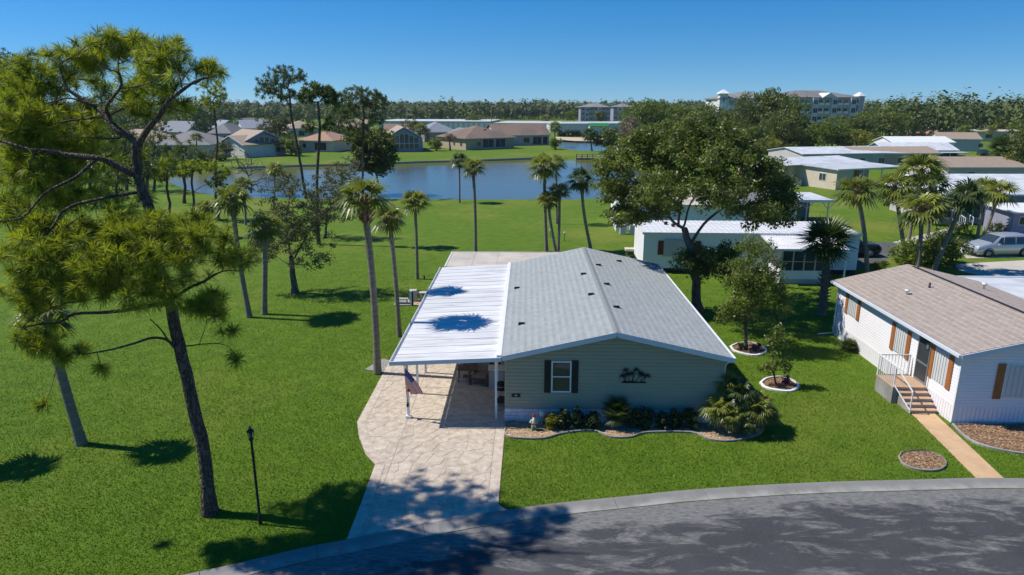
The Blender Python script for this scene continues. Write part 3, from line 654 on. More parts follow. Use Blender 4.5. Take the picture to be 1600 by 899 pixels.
# --- the big pine on the left
tree('pine_tree', 'huge forked pine with long needles and a dark trunk beside the black lamp post', (328,802),
 [(314,686,0),(298,606,0),(282,540,0),(267,479,0),(257,441,0),(248,406,0),(234,340,0),(222,295,0),(214,262,0),(213,226,0)],
 [e(185,70,45,22,1.5,55), e(125,88,45,25,2.1,53), e(62,135,50,50,2.0,96), e(35,205,40,55,0.3,96), e(265,92,45,30,1.2,47), e(325,108,26,18,1.5,20), e(235,140,45,24,2.3,29,1.), e(150,125,70,40,2.7,46),
  e(90,190,75,35,1.1,73), e(60,265,60,45,0.1,69), e(120,235,60,25,1.8,39), e(20,330,35,30,-0.5,29), e(118,310,50,20,0.9,20), e(240,120,50,40,0.3,32), e(20,150,40,50,2.5,46), e(225,172,40,18,1.5,17), e(280,165,35,14,1.1,9),
  e(90,385,85,42,-1.0,119), e(190,392,75,42,-1.3,112), e(300,372,70,38,-0.9,78), e(60,450,55,42,-1.2,80), e(140,440,60,35,-1.4,69), e(365,405,38,16,-0.8,20), e(322,478,45,24,-0.9,38), e(356,512,16,12,-0.8,4),
  e(235,455,60,30,-1.6,38), e(55,530,42,30,-1.3,38), e(105,548,35,20,-1.1,20), e(62,632,9,8,-1.1,4), e(160,575,14,8,-1.0,4), e(370,560,12,16,-0.8,4), e(60,350,50,24,-0.8,39), e(170,350,60,20,-0.9,34), e(262,350,60,22,-0.7,32), e(270,425,60,30,1.1,32), e(110,230,90,50,1.6,38), e(60,300,60,40,1.2,29), e(150,290,50,30,1.4,13), e(30,240,40,50,1.4,29), e(190,320,60,24,.8,16), e(250,250,30,30,.6,5)],
 W['bark_pine'], W['needle'], .205, needles=60, L=.33, nw=.0074, group=None, tip=.008,
 limbs=[([(234,198,-.1),(250,180,-.2),(264,158,-.3),(284,142,-.3),(304,128,-.3),(324,121,-.3),(340,120,-.3)], .13, .02),
  ([(276,172,-.2),(292,176,-.2),(310,182,-.3)], .03, .012), ([(284,136,-.3),(278,108,-.4),(270,92,-.5)], .035, .012), ([(286,124,-.2),(298,104,0),(308,88,.2)], .03, .01), ([(304,132,-.3),(320,134,-.4)], .02, .01),
  ([(196,208,0),(180,200,.1),(158,174,.3),(124,152,.4),(104,138,.4),(97,118,.5),(92,100,.5)], .16, .02),
  ([(150,166,.3),(112,154,.1),(90,157,0),(68,164,-.1)], .05, .015),
  ([(172,184,.1),(166,168,-.1),(180,148,-.2),(190,132,-.3),(186,114,-.3),(185,98,-.3),(181,68,-.3)], .09, .012),
  ([(186,114,-.3),(160,104,-.5),(148,92,-.6),(140,74,-.6)], .035, .01), ([(185,100,-.3),(200,94,-.2),(216,80,0)], .03, .01),
  ([(192,138,-.3),(220,134,-.5),(240,126,-.7),(256,112,-.9),(270,102,-1)], .04, .012),
  ([(170,182,.2),(140,185,.4),(112,188,.7),(80,194,.9),(54,200,1),(36,198,1.1),(4,190,1.2)], .06, .015),
  ([(200,268,-.1),(173,255,-.2),(152,247,-.3),(107,243,-.3),(80,237,-.4),(48,235,-.5),(24,228,-.6),(0,220,-.6),(-40,215,-.7)], .15, .05),
  ([(187,216,.2),(152,216,.5),(115,215,.8),(80,213,1.)], .045, .012),
  ([(150,249,-.3),(120,276,-.8),(99,287,-1.),(72,301,-1.2),(53,321,-1.3),(35,340,-1.4),(0,347,-1.5)], .075, .03),
  ([(217,300,0),(205,302,-.2),(171,308,-.4),(133,316,-.7),(115,321,-.8),(96,332,-1.),(85,351,-1.1),(64,375,-1.2),(40,383,-1.3),(8,391,-1.4)], .085, .025),
  ([(275,464,-.2),(296,450,-.4),(319,440,-.5),(348,424,-.7),(380,424,-.8)], .10, .02),
  ([(262,474,-.2),(246,476,-.3),(215,482,-.6),(180,487,-.8),(156,489,-1.),(116,491,-1.2),(93,504,-1.3),(62,507,-1.4),(36,512,-1.4)], .10, .03),
  ([(38,509,-1.4),(53,496,-1.4),(96,476,-1.5),(125,471,-1.5),(156,464,-1.5),(187,447,-1.5)], .035, .012),
  ([(272,542,-.2),(261,531,-.3),(238,528,-.5),(209,537,-.8),(180,545,-1.),(160,549,-1.1),(133,553,-1.2),(113,550,-1.2)], .075, .02),
  ([(110,555,-1.2),(93,567,-1.2),(86,586,-1.2),(78,613,-1.1),(72,626,-1.1)], .025, .01), ([(264,534,-.2),(252,516,-.4),(235,499,-.6)], .05, .02),
  ([(300,540,-.2),(313,538,-.3),(342,537,-.6),(359,542,-.7)], .035, .012), ([(312,537,-.3),(322,508,-.5),(322,490,-.6)], .022, .01), ([(342,537,-.6),(365,516,-.7)], .015, .008), ([(359,542,-.7),(366,556,-.7),(368,570,-.7)], .012, .008)])

def pine(label, base, top, masses, r0, per=26, L=.5, group='tall pines near the pond', nw=.03, leaf='needle_far', name='pine_tree', trunk=None, limbs=(), tip=.02):
    tr = trunk or [((base[0]*2+top[0])/3+2, (base[1]*2+top[1])/3, 0), ((base[0]+top[0]*2)/3-2, (base[1]+top[1]*2)/3, 0), (*top, 0)]
    return tree(name, label, base, tr, masses, W['bark_pine'], W[leaf], r0, needles=per, L=L, nw=nw, group=group, tip=tip, limbs=limbs)
pine('tall slender pine with rounded open crown standing by the water, left of its pair', (478,309), (452,140), [e(440,118,38,14,0,78), e(428,142,30,14,0,59), e(455,150,26,12,0,32), e(470,122,12,8,0,13), e(412,130,14,8,0,18)], .2, trunk=[(474,285,0),(463,220,0),(455,180,0),(452,140,0)])
pine('tall pine with thin bent trunk and flat crown beside the slender waterside pine', (498,382), (500,140), [e(498,140,24,12,0,64), e(520,155,18,12,0,41), e(480,150,14,12,0,27), e(515,195,10,10,0,11), e(485,200,12,8,0,13)], .16, L=.38, trunk=[(496,330,0),(496,262,0),(500,200,0),(497,160,0)], limbs=[([(499,205,0),(515,180,.3),(527,160,.5)], .07, .02)])
pine('pine with the densest dark crown of the waterside pines, above the round dark tree', (566,306), (568,150), [e(562,150,36,16,0,92), e(585,160,24,16,0,59), e(545,172,24,14,0,50), e(590,185,16,10,0,16), e(560,200,30,16,0,55)], .17, trunk=[(567,270,0),(567,220,0),(568,180,0),(566,150,0)])
pine('slim dark pine with yellowish top in front of the tan gabled house', (338,300), (334,160), [e(332,140,24,14,0,50), e(340,160,18,12,0,32), e(318,155,14,10,0,18)], .17, trunk=[(337,260,0),(340,220,0),(336,185,0),(334,160,0)], leaf='needle')
pine('small pine on the lawn before the pond, level side branch reaching right', (301,343), (302,258), [e(300,262,26,12,0,55), e(325,258,24,10,0,41), e(345,270,16,10,0,23), e(282,270,14,9,0,23)], .15, L=.36, leaf='needle', group='small pines on the left lawn', limbs=[([(302,300,0),(318,290,-.3),(335,284,-.4),(350,272,-.5)], .07, .02)])
pine('short dark stemmed pine behind the first left palm, crown hidden among fronds', (341,345), (338,290), [e(338,285,20,12,0,36), e(355,292,12,8,0,13)], .2, L=.34, group='small pines on the left lawn')
pine('slim pine directly left of the small branching pine on the lawn', (264,342), (262,270), [e(262,262,22,16,0,50), e(250,275,14,10,0,18)], .17, L=.36, group='small pines on the left lawn')
# pine and palm grove behind the big pine
grove = [(20,305,10,150,'whose crown is cut by the left frame edge'), (60,300,62,200,'with a bare lower trunk, second from the left frame edge'), (100,322,104,215,'seen through the lower limbs of the big pine'), (140,300,138,210,'standing behind the middle limbs of the big pine'), (165,290,166,200,'closest behind the left side of the forked trunk'), (198,298,196,215,'immediately left of the forked trunk, behind its limbs'),
         (78,262,75,190,'farthest back in the grove, left of centre'), (120,270,122,205,'farthest back in the grove, behind the level limbs'), (240,300,242,225,'just right of the forked trunk, below the hip roofed house'), (5,275,2,95,'whose dark rounded top shows against the sky')]
grove += [(45,352,40,262,'nearest of the grove, its crown under the long left limb'), (182,352,184,268,'nearest of the grove beside the leaning lower limb'), (96,372,92,290,'standing lowest on the lawn, left of the short palm'), (288,318,286,240,'between the forked trunk and the small branching pine')]
for x, y, tx, ty, s in grove:
    pine('pine of the left grove '+s, (x, y), (tx, ty), [e(tx, ty-4, 34, 16, 0, 30), e(tx+16, ty+14, 24, 12, 0, 16), e(tx-18, ty+16, 24, 12, 0, 16), e(tx, ty+34, 24, 12, 0, 10)], .2, group='pines of the left grove', L=.6, nw=.04, per=22)
# oaks and broadleaf trees nearby
tree('oak_tree', 'large spreading oak with thick leaning limbs behind the right side of the sage green house', (1090,486), [(1088,440,0),(1082,400,0),(1075,375,0),(1068,358,0)],
 [e(1035,295,55,24,-3,41), e(1115,300,55,24,-3.5,41), e(1180,335,42,18,-3,27), e(1100,255,75,34,-2.5,48), e(1090,228,80,30,3.5,48), e(1150,300,50,22,3,23), e(975,335,34,18,-1,16), e(1235,335,16,14,-.5,7), e(985,335,42,18,0,30), e(958,290,28,24,0,35), e(985,250,45,32,.5,58), e(1030,222,45,26,0,53), (1095,208,45,24,0,44,2.), (1150,232,42,30,0,46,2.), e(1192,268,36,30,0,51), e(1218,312,30,24,0,47), e(1125,265,46,32,0,48), e(1050,272,45,30,0,51), e(1180,332,40,14,0,25), e(1005,300,40,22,-.5,32), e(1090,235,55,34,1.5,40), e(1225,285,18,14,0,11), e(1000,215,18,12,0,8), e(940,262,14,10,0,11), e(1040,320,35,16,0,18),
  e(1100,410,45,28,-.6,53), e(1135,400,30,24,-.3,35), e(1150,430,26,20,-.3,18)],
 W['bark_grey'], W['leaf_oak'], .30, per=70, lsize=.10, crad=.46, flat=.75, tip=.012,
 limbs=[([(1066,356,0),(1050,345,0),(1038,325,.1),(1028,300,.2),(1022,270,.3)], .16, .04), ([(1060,352,0),(1062,330,-.3),(1068,300,-.6),(1078,265,-.8)], .15, .04), ([(1080,380,0),(1100,350,.2),(1130,325,.4),(1165,305,.5),(1195,285,.6)], .17, .04),
        ([(1070,350,0),(1078,320,.6),(1098,290,1.),(1120,255,1.2)], .12, .03), ([(1085,420,0),(1105,400,-.5),(1130,395,-.7)], .06, .02), ([(1045,338,0),(1040,310,-.8),(1035,280,-1.2)], .07, .02)])
tree('young_tree', 'bushy young tree with small bright leaves, its trunk in a half shaded edged bed', (1165,546), [(1166,510,0),(1168,480,0),(1170,440,0)],
 [e(1180,470,52,34,0,110), e(1165,430,42,32,0,80), e(1200,430,32,30,0,50), e(1180,390,30,24,0,36), e(1140,490,26,20,0,26), e(1225,470,20,22,0,22)], W['bark_grey'], W['leaf_young'], .10, per=44, lsize=.062, crad=.33, flat=.9, tip=.007)
tree('young_tree', 'thin sparse young tree leaning out of the white ringed bed', (1213,603), [(1210,588,0),(1207,572,0),(1208,555,0)],
 [e(1212,540,16,26,0,34), e(1200,575,14,14,0,18), e(1225,570,12,16,0,16), e(1215,515,7,12,0,8)], W['bark_grey'], W['leaf_young'], .05, per=16, lsize=.07, crad=.2, flat=1, tip=.006)
tree('oak_tree', 'low dark trunked oak with mossy olive crown on the left lawn', (461,458), [(458,430,0),(455,400,0)],
 [e(430,350,45,40,0,63), e(480,350,45,40,0,63), e(500,310,40,34,.5,37), e(440,300,40,30,0,31), e(465,390,55,24,0,31), e(410,390,26,26,0,24), e(540,320,22,20,0,12), e(500,410,20,14,0,8)], W['bark_grey'], W['moss'], .24, per=44, lsize=.08, crad=.42, tip=.014,
 limbs=[([(456,402,0),(450,375,0),(448,345,.2),(452,310,.3)], .13, .03), ([(458,408,0),(470,385,0),(485,360,-.2),(500,330,-.4)], .12, .03), ([(454,415,0),(438,405,.3),(420,395,.5)], .07, .02)])
tree('moss_draped_tree', 'scraggly olive grey tree around the foot of the bent pine, left of the tallest palm', (508,372), [(510,350,0),(512,330,0)],
 [e(520,300,34,26,0,50), e(500,330,28,22,0,36), e(540,330,24,20,0,30), e(530,270,24,16,0,22)], W['bark_grey'], W['moss'], .13, per=30, lsize=.1, crad=.45, tip=.016)
def bare(label, base, masses, r0, trunk): return tree('bare_tree', label, base, trunk, masses, W['dead'], W['dead'], r0, per=1, lsize=.03, crad=.1, tip=.03, group='bare grey trees')
bare('leafless grey tree standing at the pond edge before the arched window house', (392,300), [e(372,250,28,22,0,96), e(400,270,26,22,0,64), e(420,285,26,16,0,48), e(360,235,16,12,0,25)], .14, [(393,290,0),(388,275,0),(382,262,0)])
bare('tangle of leafless grey branches below the round dark tree', (545,308), [e(548,258,24,20,0,96), e(525,268,20,14,0,48), e(560,275,16,14,0,32)], .12, [(545,295,0),(547,280,0)])
tree('dense_tree', 'round very dark dense tree hanging over the near shore', (592,300), [(590,285,0),(588,270,0)], [e(592,235,26,34,0,144), e(572,245,22,26,0,90), e(600,255,16,18,0,46), e(560,215,20,16,0,46)], W['bark_grey'], W['leaf_dark'], .22, per=34, lsize=.22, crad=.8, group='dark dense trees')
# far individual trees: (label, base, masses, leaf, leaf size)
far_trees = [
 ('dark tree mass beyond the grove at the left frame edge', (40,272), [e(38,235,34,24,0,90), e(10,245,24,18,0,50)], 'leaf_dark', .3, 1.0),
 ('mid green tree beyond the grove, seen between the big pine limbs', (130,268), [e(132,238,28,20,0,80)], 'leaf_mid', .3, 1.0),
 ('dark tree beyond the grove next to the forked trunk', (188,262), [e(186,238,22,16,0,60)], 'leaf_dark', .3, .9),
 ('greyish tree on the far shore under the slim pine', (325,256), [e(322,244,14,8,0,30)], 'moss', .25, .7),
 ('large round topped tree cut by the left frame edge, its crown against the sky', (4,282), [e(2,105,40,26,0,90), e(24,130,24,20,0,50), e(-10,140,40,30,0,50)], 'leaf_mid', .3, 1.0),
 ('dark tree on the far shore between the hip roofed and the tan gabled house', (352,250), [e(350,232,12,12,0,36), e(342,240,10,7,0,16)], 'leaf_dark', .25, .8),
 ('dense dark tree left of the orange roofed house on the far shore', (455,244), [e(452,224,16,15,0,50), e(462,234,10,9,0,20)], 'leaf_dark', .28, .9),
 ('tall dark tree behind the orange roofed house', (530,226), [e(530,185,26,20,0,70), e(515,200,22,14,0,40)], 'leaf_dark', .36, 1.2),
 ('broad green tree among the back roofs left of the slim pine', (275,214), [e(272,190,26,12,0,50)], 'leaf_mid', .36, 1.2),
 ('green tree among the back roofs behind the tan gabled house', (410,212), [e(408,194,16,9,0,36)], 'leaf_mid', .36, 1.1),
 ('round dark tree right behind the arched window house', (668,222), [e(640,192,14,8,0,26), e(662,200,10,8,0,20)], 'leaf_dark', .32, 1.),
 ('green tree in front of the left blue grey apartments', (898,200), [e(893,180,12,10,0,30)], 'leaf_mid', .5, 1.5),
 ('green bush like tree at the shore end of the dock', (955,246), [e(952,236,12,6,0,26)], 'leaf_mid', .25, .8),
 ('low dark tree behind the low cream home, under the apartment block', (1262,240), [e(1240,232,20,8,0,40)], 'leaf_dark', .3, 1.0),
 ('dark tree low behind the crown of the big oak, left of the apartment wing', (1110,236), [e(1105,185,30,20,0,80), e(1120,205,34,18,0,80), e(1095,222,30,12,0,50)], 'leaf_dark', .45, 1.5),
 ('dense dark tree standing at the edge of the pale lawn behind the big oak', (1160,240), [e(1150,205,32,20,0,90), e(1180,215,32,16,0,80), e(1150,228,34,10,0,50)], 'leaf_dark', .4, 1.4),
 ('dark tree right behind the small yellow green round tree', (1225,238), [e(1222,195,30,22,0,90), e(1240,215,26,16,0,60), e(1215,226,26,9,0,40)], 'leaf_dark', .4, 1.4),
 ('green tree between the tan bare crown and the big oak', (1030,236), [e(1040,205,32,16,0,70), e(1060,222,30,12,0,50)], 'leaf_mid', .4, 1.3),
 ('round green tree behind the storage buildings at their right end', (985,214), [e(985,180,22,14,0,50)], 'leaf_mid', .45, 1.4),
 ('broad dark tree left of the far yard, behind the yellow green tree', (1352,226), [e(1352,200,22,16,0,60), e(1340,190,16,12,0,30)], 'leaf_dark', .4, 1.3),
 ('dark green tree behind the right end of the brilliant white roof', (1510,226), [e(1512,205,14,9,0,30)], 'leaf_mid', .35, 1.),
 ('round tree between the gabled porch home and the brown roof above it', (1462,280), [e(1462,268,12,9,0,30)], 'leaf_mid', .2, .6),
 ('green tree left of the far house behind the big pine limbs', (180,256), [e(180,228,24,18,0,60), e(160,238,18,12,0,30)], 'leaf_mid', .35, 1.2),
 ('dark tree at the far shore, left part of the picture behind the grove', (90,262), [e(90,230,30,22,0,70), e(60,240,24,14,0,40)], 'leaf_dark', .35, 1.2),
 ('dense dark tree group crown hiding the left part of the cream apartment block', (1175,232), [e(1175,172,40,28,0,105), e(1215,165,36,24,0,90), e(1150,195,40,26,0,90), e(1200,205,40,24,0,90)], 'leaf_dark', .5, 1.8),
 ('tall tree with yellow green top before the apartment block middle', (1240,236), [e(1238,175,24,24,0,60), e(1225,200,26,24,0,60), e(1250,205,20,22,0,45)], 'leaf_dark', .5, 1.6),
 ('rounded tree left of the apartment block, above the big oak', (1060,222), [e(1055,178,34,22,0,84), e(1040,195,30,20,0,60), e(1085,190,26,20,0,60)], 'leaf_mid', .5, 1.6),
 ('broad green tree behind the tan bare crown', (1010,228), [e(1015,172,30,16,0,69), e(1000,190,28,18,0,60), e(1035,195,22,18,0,45)], 'leaf_mid', .5, 1.5),
 ('bright green rounded tree above the white flat roofed home', (1270,238), [e(1265,212,32,20,0,105), e(1285,205,22,16,0,54), e(1250,222,18,12,0,39)], 'leaf_mid', .36, 1.1),
 ('second bright green tree between the rounded one and the yellow one', (1300,236), [e(1300,205,24,22,0,84), e(1312,215,14,14,0,30)], 'leaf_mid', .36, 1.1),
 ('low yellow green tree beside the white flat roofed home', (1338,236), [e(1338,215,24,13,0,75), e(1320,222,14,8,0,24)], 'leaf_yellow', .32, .9),
 ('small yellow green round tree on the pale lawn behind the big oak', (1203,250), [e(1200,226,17,12,0,60), e(1214,230,8,8,0,18)], 'leaf_yellow', .28, .8),
 ('grey green spreading tree right of the apartment block', (1320,226), [e(1320,196,22,12,0,50), e(1338,190,14,10,0,24)], 'leaf_mid', .4, 1.2),
 ('broad dull green tree behind the long tan roof', (1375,222), [e(1370,185,34,20,0,90), e(1400,190,26,18,0,54), e(1385,205,34,14,0,54)], 'leaf_dark', .45, 1.3),
 ('dull green tree left of the tall curved street lamp', (1430,214), [e(1425,185,26,18,0,60), e(1445,192,18,14,0,36)], 'leaf_dark', .45, 1.3),
 ('dark tree with round crown above the hip roofed house', (745,200), [e(742,186,15,9,0,45), e(735,193,10,6,0,21)], 'leaf_dark', .5, 1.5),
 ('dark round tree beside the small palm on the far pond bank', (958,236), [e(950,215,14,15,0,60), e(935,220,8,8,0,15), e(960,225,8,9,0,18)], 'leaf_dark', .4, 1.1),
 ('pale brown leafless crown right of the dark round tree', (985,236), [e(985,205,20,21,0,120), e(992,215,14,12,0,36)], 'leaf_tan', .28, 1.0),
 ('leafy green tree at the right frame edge above the boat shed', (1592,285), [e(1590,245,18,28,0,90), e(1600,220,14,16,0,36), e(1580,262,10,12,0,21)], 'leaf_dark', .22, .8),
 ('grey green shrub like tree before the tan gabled house', (385,243), [e(378,226,16,13,0,54), e(362,232,12,9,0,27)], 'moss', .3, .9),
 ('dark shrub like tree left of the orange roofed house', (437,238), [e(428,205,26,16,0,60), e(440,190,16,10,0,24)], 'moss', .4, 1.1),
 ('dark bush like tree beside the left end of the hip roofed house', (222,252), [e(222,236,14,12,0,54)], 'leaf_dark', .3, .8),
 ('small round tree between the gabled and the hip roofed houses', (682,236), [e(680,222,10,10,0,45)], 'leaf_mid', .28, .8),
 ('thin garden tree before the cream side wall of the hip roofed house', (703,236), [e(702,216,9,8,0,24)], 'leaf_tan', .2, .7),
 ('bush at the right end of the brown roofed house by the far pond', (868,234), [e(867,222,9,9,0,39)], 'leaf_mid', .3, .8),
 ('dark tree crown between the storage roofs and the blue grey apartments', (940,196), [e(938,182,10,7,0,24)], 'leaf_dark', .8, 2.),
 ('tan tree crown above the left storage roof', (668,192), [e(668,172,10,7,0,30)], 'leaf_tan', .6, 2.),
 ('green tree on the far yard beside the orange mound', (1475,213), [e(1474,200,10,8,0,30)], 'leaf_mid', .4, 1.2),
 ('yellowish tree on the far yard near the right edge', (1560,214), [e(1560,198,14,9,0,39)], 'leaf_yellow', .4, 1.3),
 ('dark tree right of the far long cream building', (1596,222), [e(1590,200,12,12,0,39)], 'leaf_mid', .4, 1.2)]
for s, b_, ms, lf, ls, cr in far_trees:
    x = b_[0]; y0 = min(m[1] for m in ms)
    tree('broadleaf_tree', s, b_, [(x, (b_[1]+y0)/2, 0), (x-1, y0+6, 0)], ms, W['bark_grey'], W[lf], .3, per=34, lsize=ls*.72, crad=cr, tip=.04, group='trees beyond the pond and homes', cat='tree')

# --- palms
def palm_crown(name, nl, R_, seed, seg=14, old=.25, wid=.042, petf=.45, droop=.5, lo=-55, hi=80):
    rg = np.random.default_rng(seed); V_ = []; T = []; ti = []; n = 0
    for i in range(nl):
        az = i*2.39996+rg.uniform(-.2, .2); f = (i+.5)/nl; el = R(hi+(lo-hi)*f**.85+rg.uniform(-8, 8))
        d = np.array([math.cos(az)*math.cos(el), math.sin(az)*math.cos(el), math.sin(el)])
        side = np.array([-math.sin(az), math.cos(az), 0]); nn = np.cross(d, side)
        pl = R_*petf*rg.uniform(.85, 1.1)*(.3+.7*min(1, f*2.2)); hub = d*pl-np.array([0, 0, .06*R_])*(1-math.sin(el)); fl = R_*(1-petf)*rg.uniform(.9, 1.15)
        w = .018*R_/1.2
        V_ += [side*w, -side*w, hub+side*w*.7, hub-side*w*.7]; T += [(n, n+1, n+2), (n+1, n+3, n+2)]; ti += [.2]*4; n += 4
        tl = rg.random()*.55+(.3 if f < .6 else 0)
        for k in range(seg):
            a = (k/(seg-1)-.5)*R(200); fd = d*math.cos(a)+side*math.sin(a); fd = fd-nn*.0
            ln = fl*(1-.28*abs(k/(seg-1)-.5)*2)*rg.uniform(.92, 1.08)
            fold = nn*(.10*ln*(1 if k % 2 else -1)*.12+abs(math.sin(a))*ln*-.18)
            p1 = hub+fd*ln*.55+fold-np.array([0, 0, droop*ln*.10]); p2 = hub+fd*ln+fold*1.2-np.array([0, 0, droop*ln*(.6+.25*rg.random())])
            s2 = np.cross(fd, nn); s2 /= np.linalg.norm(s2)+1e-9; ww = wid*R_/1.2
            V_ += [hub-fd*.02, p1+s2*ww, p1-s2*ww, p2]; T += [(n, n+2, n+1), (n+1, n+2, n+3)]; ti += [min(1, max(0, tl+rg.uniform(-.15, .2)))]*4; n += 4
    return np_mesh(name, np.array(V_), T, ti)
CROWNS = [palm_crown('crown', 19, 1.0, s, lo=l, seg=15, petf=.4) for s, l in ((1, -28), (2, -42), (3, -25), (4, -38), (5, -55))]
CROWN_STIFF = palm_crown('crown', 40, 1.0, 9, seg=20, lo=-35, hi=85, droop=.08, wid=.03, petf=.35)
DEADF = palm_crown('dead_frond', 4, .7, 11, seg=9, lo=-78, hi=-60, droop=.6)
def palm(label, base, top, R_, r=.14, bend=0, boots=.5, var=0, mtl='palm', group='sabal palms on the lawns', dead=True, shaggy=False, Yt=0, name='palm_tree', skirt=0):
    b = G(*base); t = V(*top, b[1]+Yt)-b; root = thing(name, label, 'palm tree', tuple(b), 0, group)
    pts = []; rr = []
    for i in range(11):
        f = i/10; p = t*np.array([f**1.25 if bend == 0 else f, f, f]); p = t*f+np.array([bend*math.sin(f*math.pi)*.5, 0, 0])
        pts.append(p); rr.append(r*.92*(1.28 if i == 0 else 1.05 if i == 1 else 1-.12*f))
    pts[0] = pts[0]-np.array([0, 0, .15])
    tb = M(); fine = []; fr = []
    for i in range(10):
        for k in range(4): q = k/4; fine.append(pts[i]*(1-q)+pts[i+1]*q); fr.append((rr[i]*(1-q)+rr[i+1]*q)*(1+(.05 if k % 2 else -.03)))
    fine.append(pts[-1]); fr.append(rr[-1]); tb.tube(fine, fr, 10); tb.obj('trunk', W['bark_palm'], root)
    bb = M(); nb = int(46*boots*(3.2 if shaggy else 1)); H = float(t[2])
    if nb:
        for i in range(nb):
            f = i/nb; hz = (1 if shaggy else .985)-((.92 if shaggy else min(.2, .75*boots/H*1.8)))*f; c = t*hz+np.array([bend*math.sin(hz*math.pi)*.5, 0, 0]); a = i*2.4+random.uniform(-.2, .2)
            o = np.array([math.cos(a), math.sin(a), 0]); l = random.uniform(.3, .5)*(1 if not shaggy else .5); rr_ = r*(.9+.45*math.sin(min(1, (1-f)*1.2)*math.pi*.9))
            bb.bar(c+o*rr_*.6, c+o*(rr_+l*.5)+np.array([0, 0, l*(.75 if not shaggy else .6)]), .09, .03, up=tuple(o))
        bb.obj('boots', W['boot'], root)
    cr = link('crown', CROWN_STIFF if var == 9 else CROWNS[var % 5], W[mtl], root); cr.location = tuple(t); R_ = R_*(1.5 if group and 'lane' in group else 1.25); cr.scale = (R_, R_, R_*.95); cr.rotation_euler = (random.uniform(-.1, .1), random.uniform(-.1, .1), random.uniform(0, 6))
    if dead:
        dd = link('dead_fronds', DEADF, W['deadleaf'], root); dd.location = tuple(t-np.array([0, 0, .05])); dd.scale = (R_*.95,)*3; dd.rotation_euler = (0, 0, random.uniform(0, 6))
    return root
W['deadleaf'] = leafmat('dead_palm_fronds', (.16,.10,.05), (.30,.21,.11), .15, .8, .1)
palm('tallest palm at the left edge of the carport, bushy brown boots below the crown', (590,584), (567,302), 1.22, .17, .22, 1., 0)
palm('slim palm behind the tallest one, beside the carport roof edge', (624,526), (608,335), .98, .13, .1, .6, 1)
palm('slim straight palm near the grey picnic slab, third from the carport', (652,436), (648,312), 1.2, .12, .06, .4, 2)
palm('palm in the middle of the lawn against the pond, crown over the water', (743,394), (739,258), 1.1, .15, .12, .5, 3)
palm('dark slim palm on the pond shore behind the middle one', (718,317), (718,248), 1.35, .13, 0, .3, 4, mtl='palm_dark')
palm('left and tallest palm of the trio behind the sage green roof', (854,393), (850,256), 1.55, .16, -.05, .9, 1)
palm('middle leaning palm of the trio behind the sage green roof', (869,396), (856,310), 1.1, .14, -.15, .8, 2)
palm('right palm of the trio behind the sage green roof', (872,394), (874,296), 1.05, .13, .1, .3, 3)
palm('palm farther back whose dark crown shows behind the tallest of the trio', (870,350), (869,252), 1.2, .13, 0, .2, 0, mtl='palm_dark')
palm('curved single palm right of the trio, crown over the water', (924,392), (908,276), 1.35, .15, -.35, .5, 4)
palm('leaning palm with reddish boots left of the mossy oak', (390,496), (362,308), 1.15, .16, -.2, .8, 0)
palm('pale trunked palm directly left of the mossy oak, crown within its leaves', (413,491), (415,350), 1.2, .17, 0, .5, 1)
palm('short palm whose trunk stands under the lowest limbs of the big pine', (128,694), (72,490), 1.0, .19, -.1, .2, 2)
palm('small palm at the left frame edge, mostly outside the picture', (-78,722), (-112,560), 1.0, .18, 0, .3, 3)
palm('palm in the left grove with pale trunk close to the forked pine', (158,330), (156,250), 1.6, .17, 0, .3, 3)
palm('palm in the left grove with a dark trunk by the lower limbs', (232,345), (230,262), 1.4, .16, 0, .3, 4)
palm('stout dark shaggy palm before the screened porch, trunk covered in old boots', (1284,492), (1292,372), 1.55, .24, .1, 1., 9, mtl='palm_dark', shaggy=True, group=None)
palm('curved palm left of the palm cluster, beside the lane', (1355,430), (1338,295), 1.35, .17, .35, .4, 0, group='palms around the lane at the right')
palm('left palm of the lane cluster, behind the others', (1413,392), (1398,288), 1.6, .18, 0, .6, 1, group='palms around the lane at the right')
palm('tallest palm of the lane cluster', (1419,378), (1440,262), 1.9, .16, .1, .5, 2, group='palms around the lane at the right')
palm('palm in front of the lane cluster with a ragged boot ball', (1434,422), (1441,322), 1.6, .17, .1, 1.1, 3, group='palms around the lane at the right')
palm('palm in the lane cluster between the tallest and the ragged one', (1450,368), (1456,285), 1.7, .16, 0, .4, 4, group='palms around the lane at the right')
palm('strongly leaning palm rising out of the big bush', (1458,424), (1512,300), 1.3, .19, 0, .9, 4, group='palms around the lane at the right')
palm('second palm of the right trio, before the gabled screen porch', (1527,372), (1538,292), 1.3, .16, .1, .4, 0, group='palms around the lane at the right')
palm('third palm of the right trio, above the silver minivan', (1532,378), (1562,296), 1.4, .16, .3, .4, 1, group='palms around the lane at the right')
palm('small low palm beside the white porch stairs', (1456,352), (1462,330), .8, .12, 0, .2, 2, group='palms around the lane at the right', mtl='palm_gold', dead=False)
palm('small palm beside the hip roofed house seen through pine branches', (307,250), (307,214), 1.6, .15, 0, 0, 2, group='small palms by the far houses', dead=False)
palm('palm between the two gabled houses beyond the water', (658,232), (657,200), 2.2, .2, 0, 0, 0, group='small palms by the far houses', dead=False, mtl='palm_dark')
palm('yellowish palm at the right end of the brown roofed house', (867,228), (867,196), 2.2, .2, 0, 0, 1, group='small palms by the far houses', dead=False, mtl='palm_gold')
palm('dark drooping palm on the strip between the two ponds', (925,236), (921,208), 2.4, .22, 0, 0, 4, group='small palms by the far houses', mtl='palm_dark')
palm('low spiky palm before the hip roofed house', (345,252), (342,244), 1.7, .2, 0, 0, 2, group='small palms by the far houses', dead=False, mtl='palm_dark')
palm('palm on the storage yard beside a pale roof', (854,200), (852,184), 3.2, .3, 0, 0, 2, group='small palms by the far houses', dead=False)
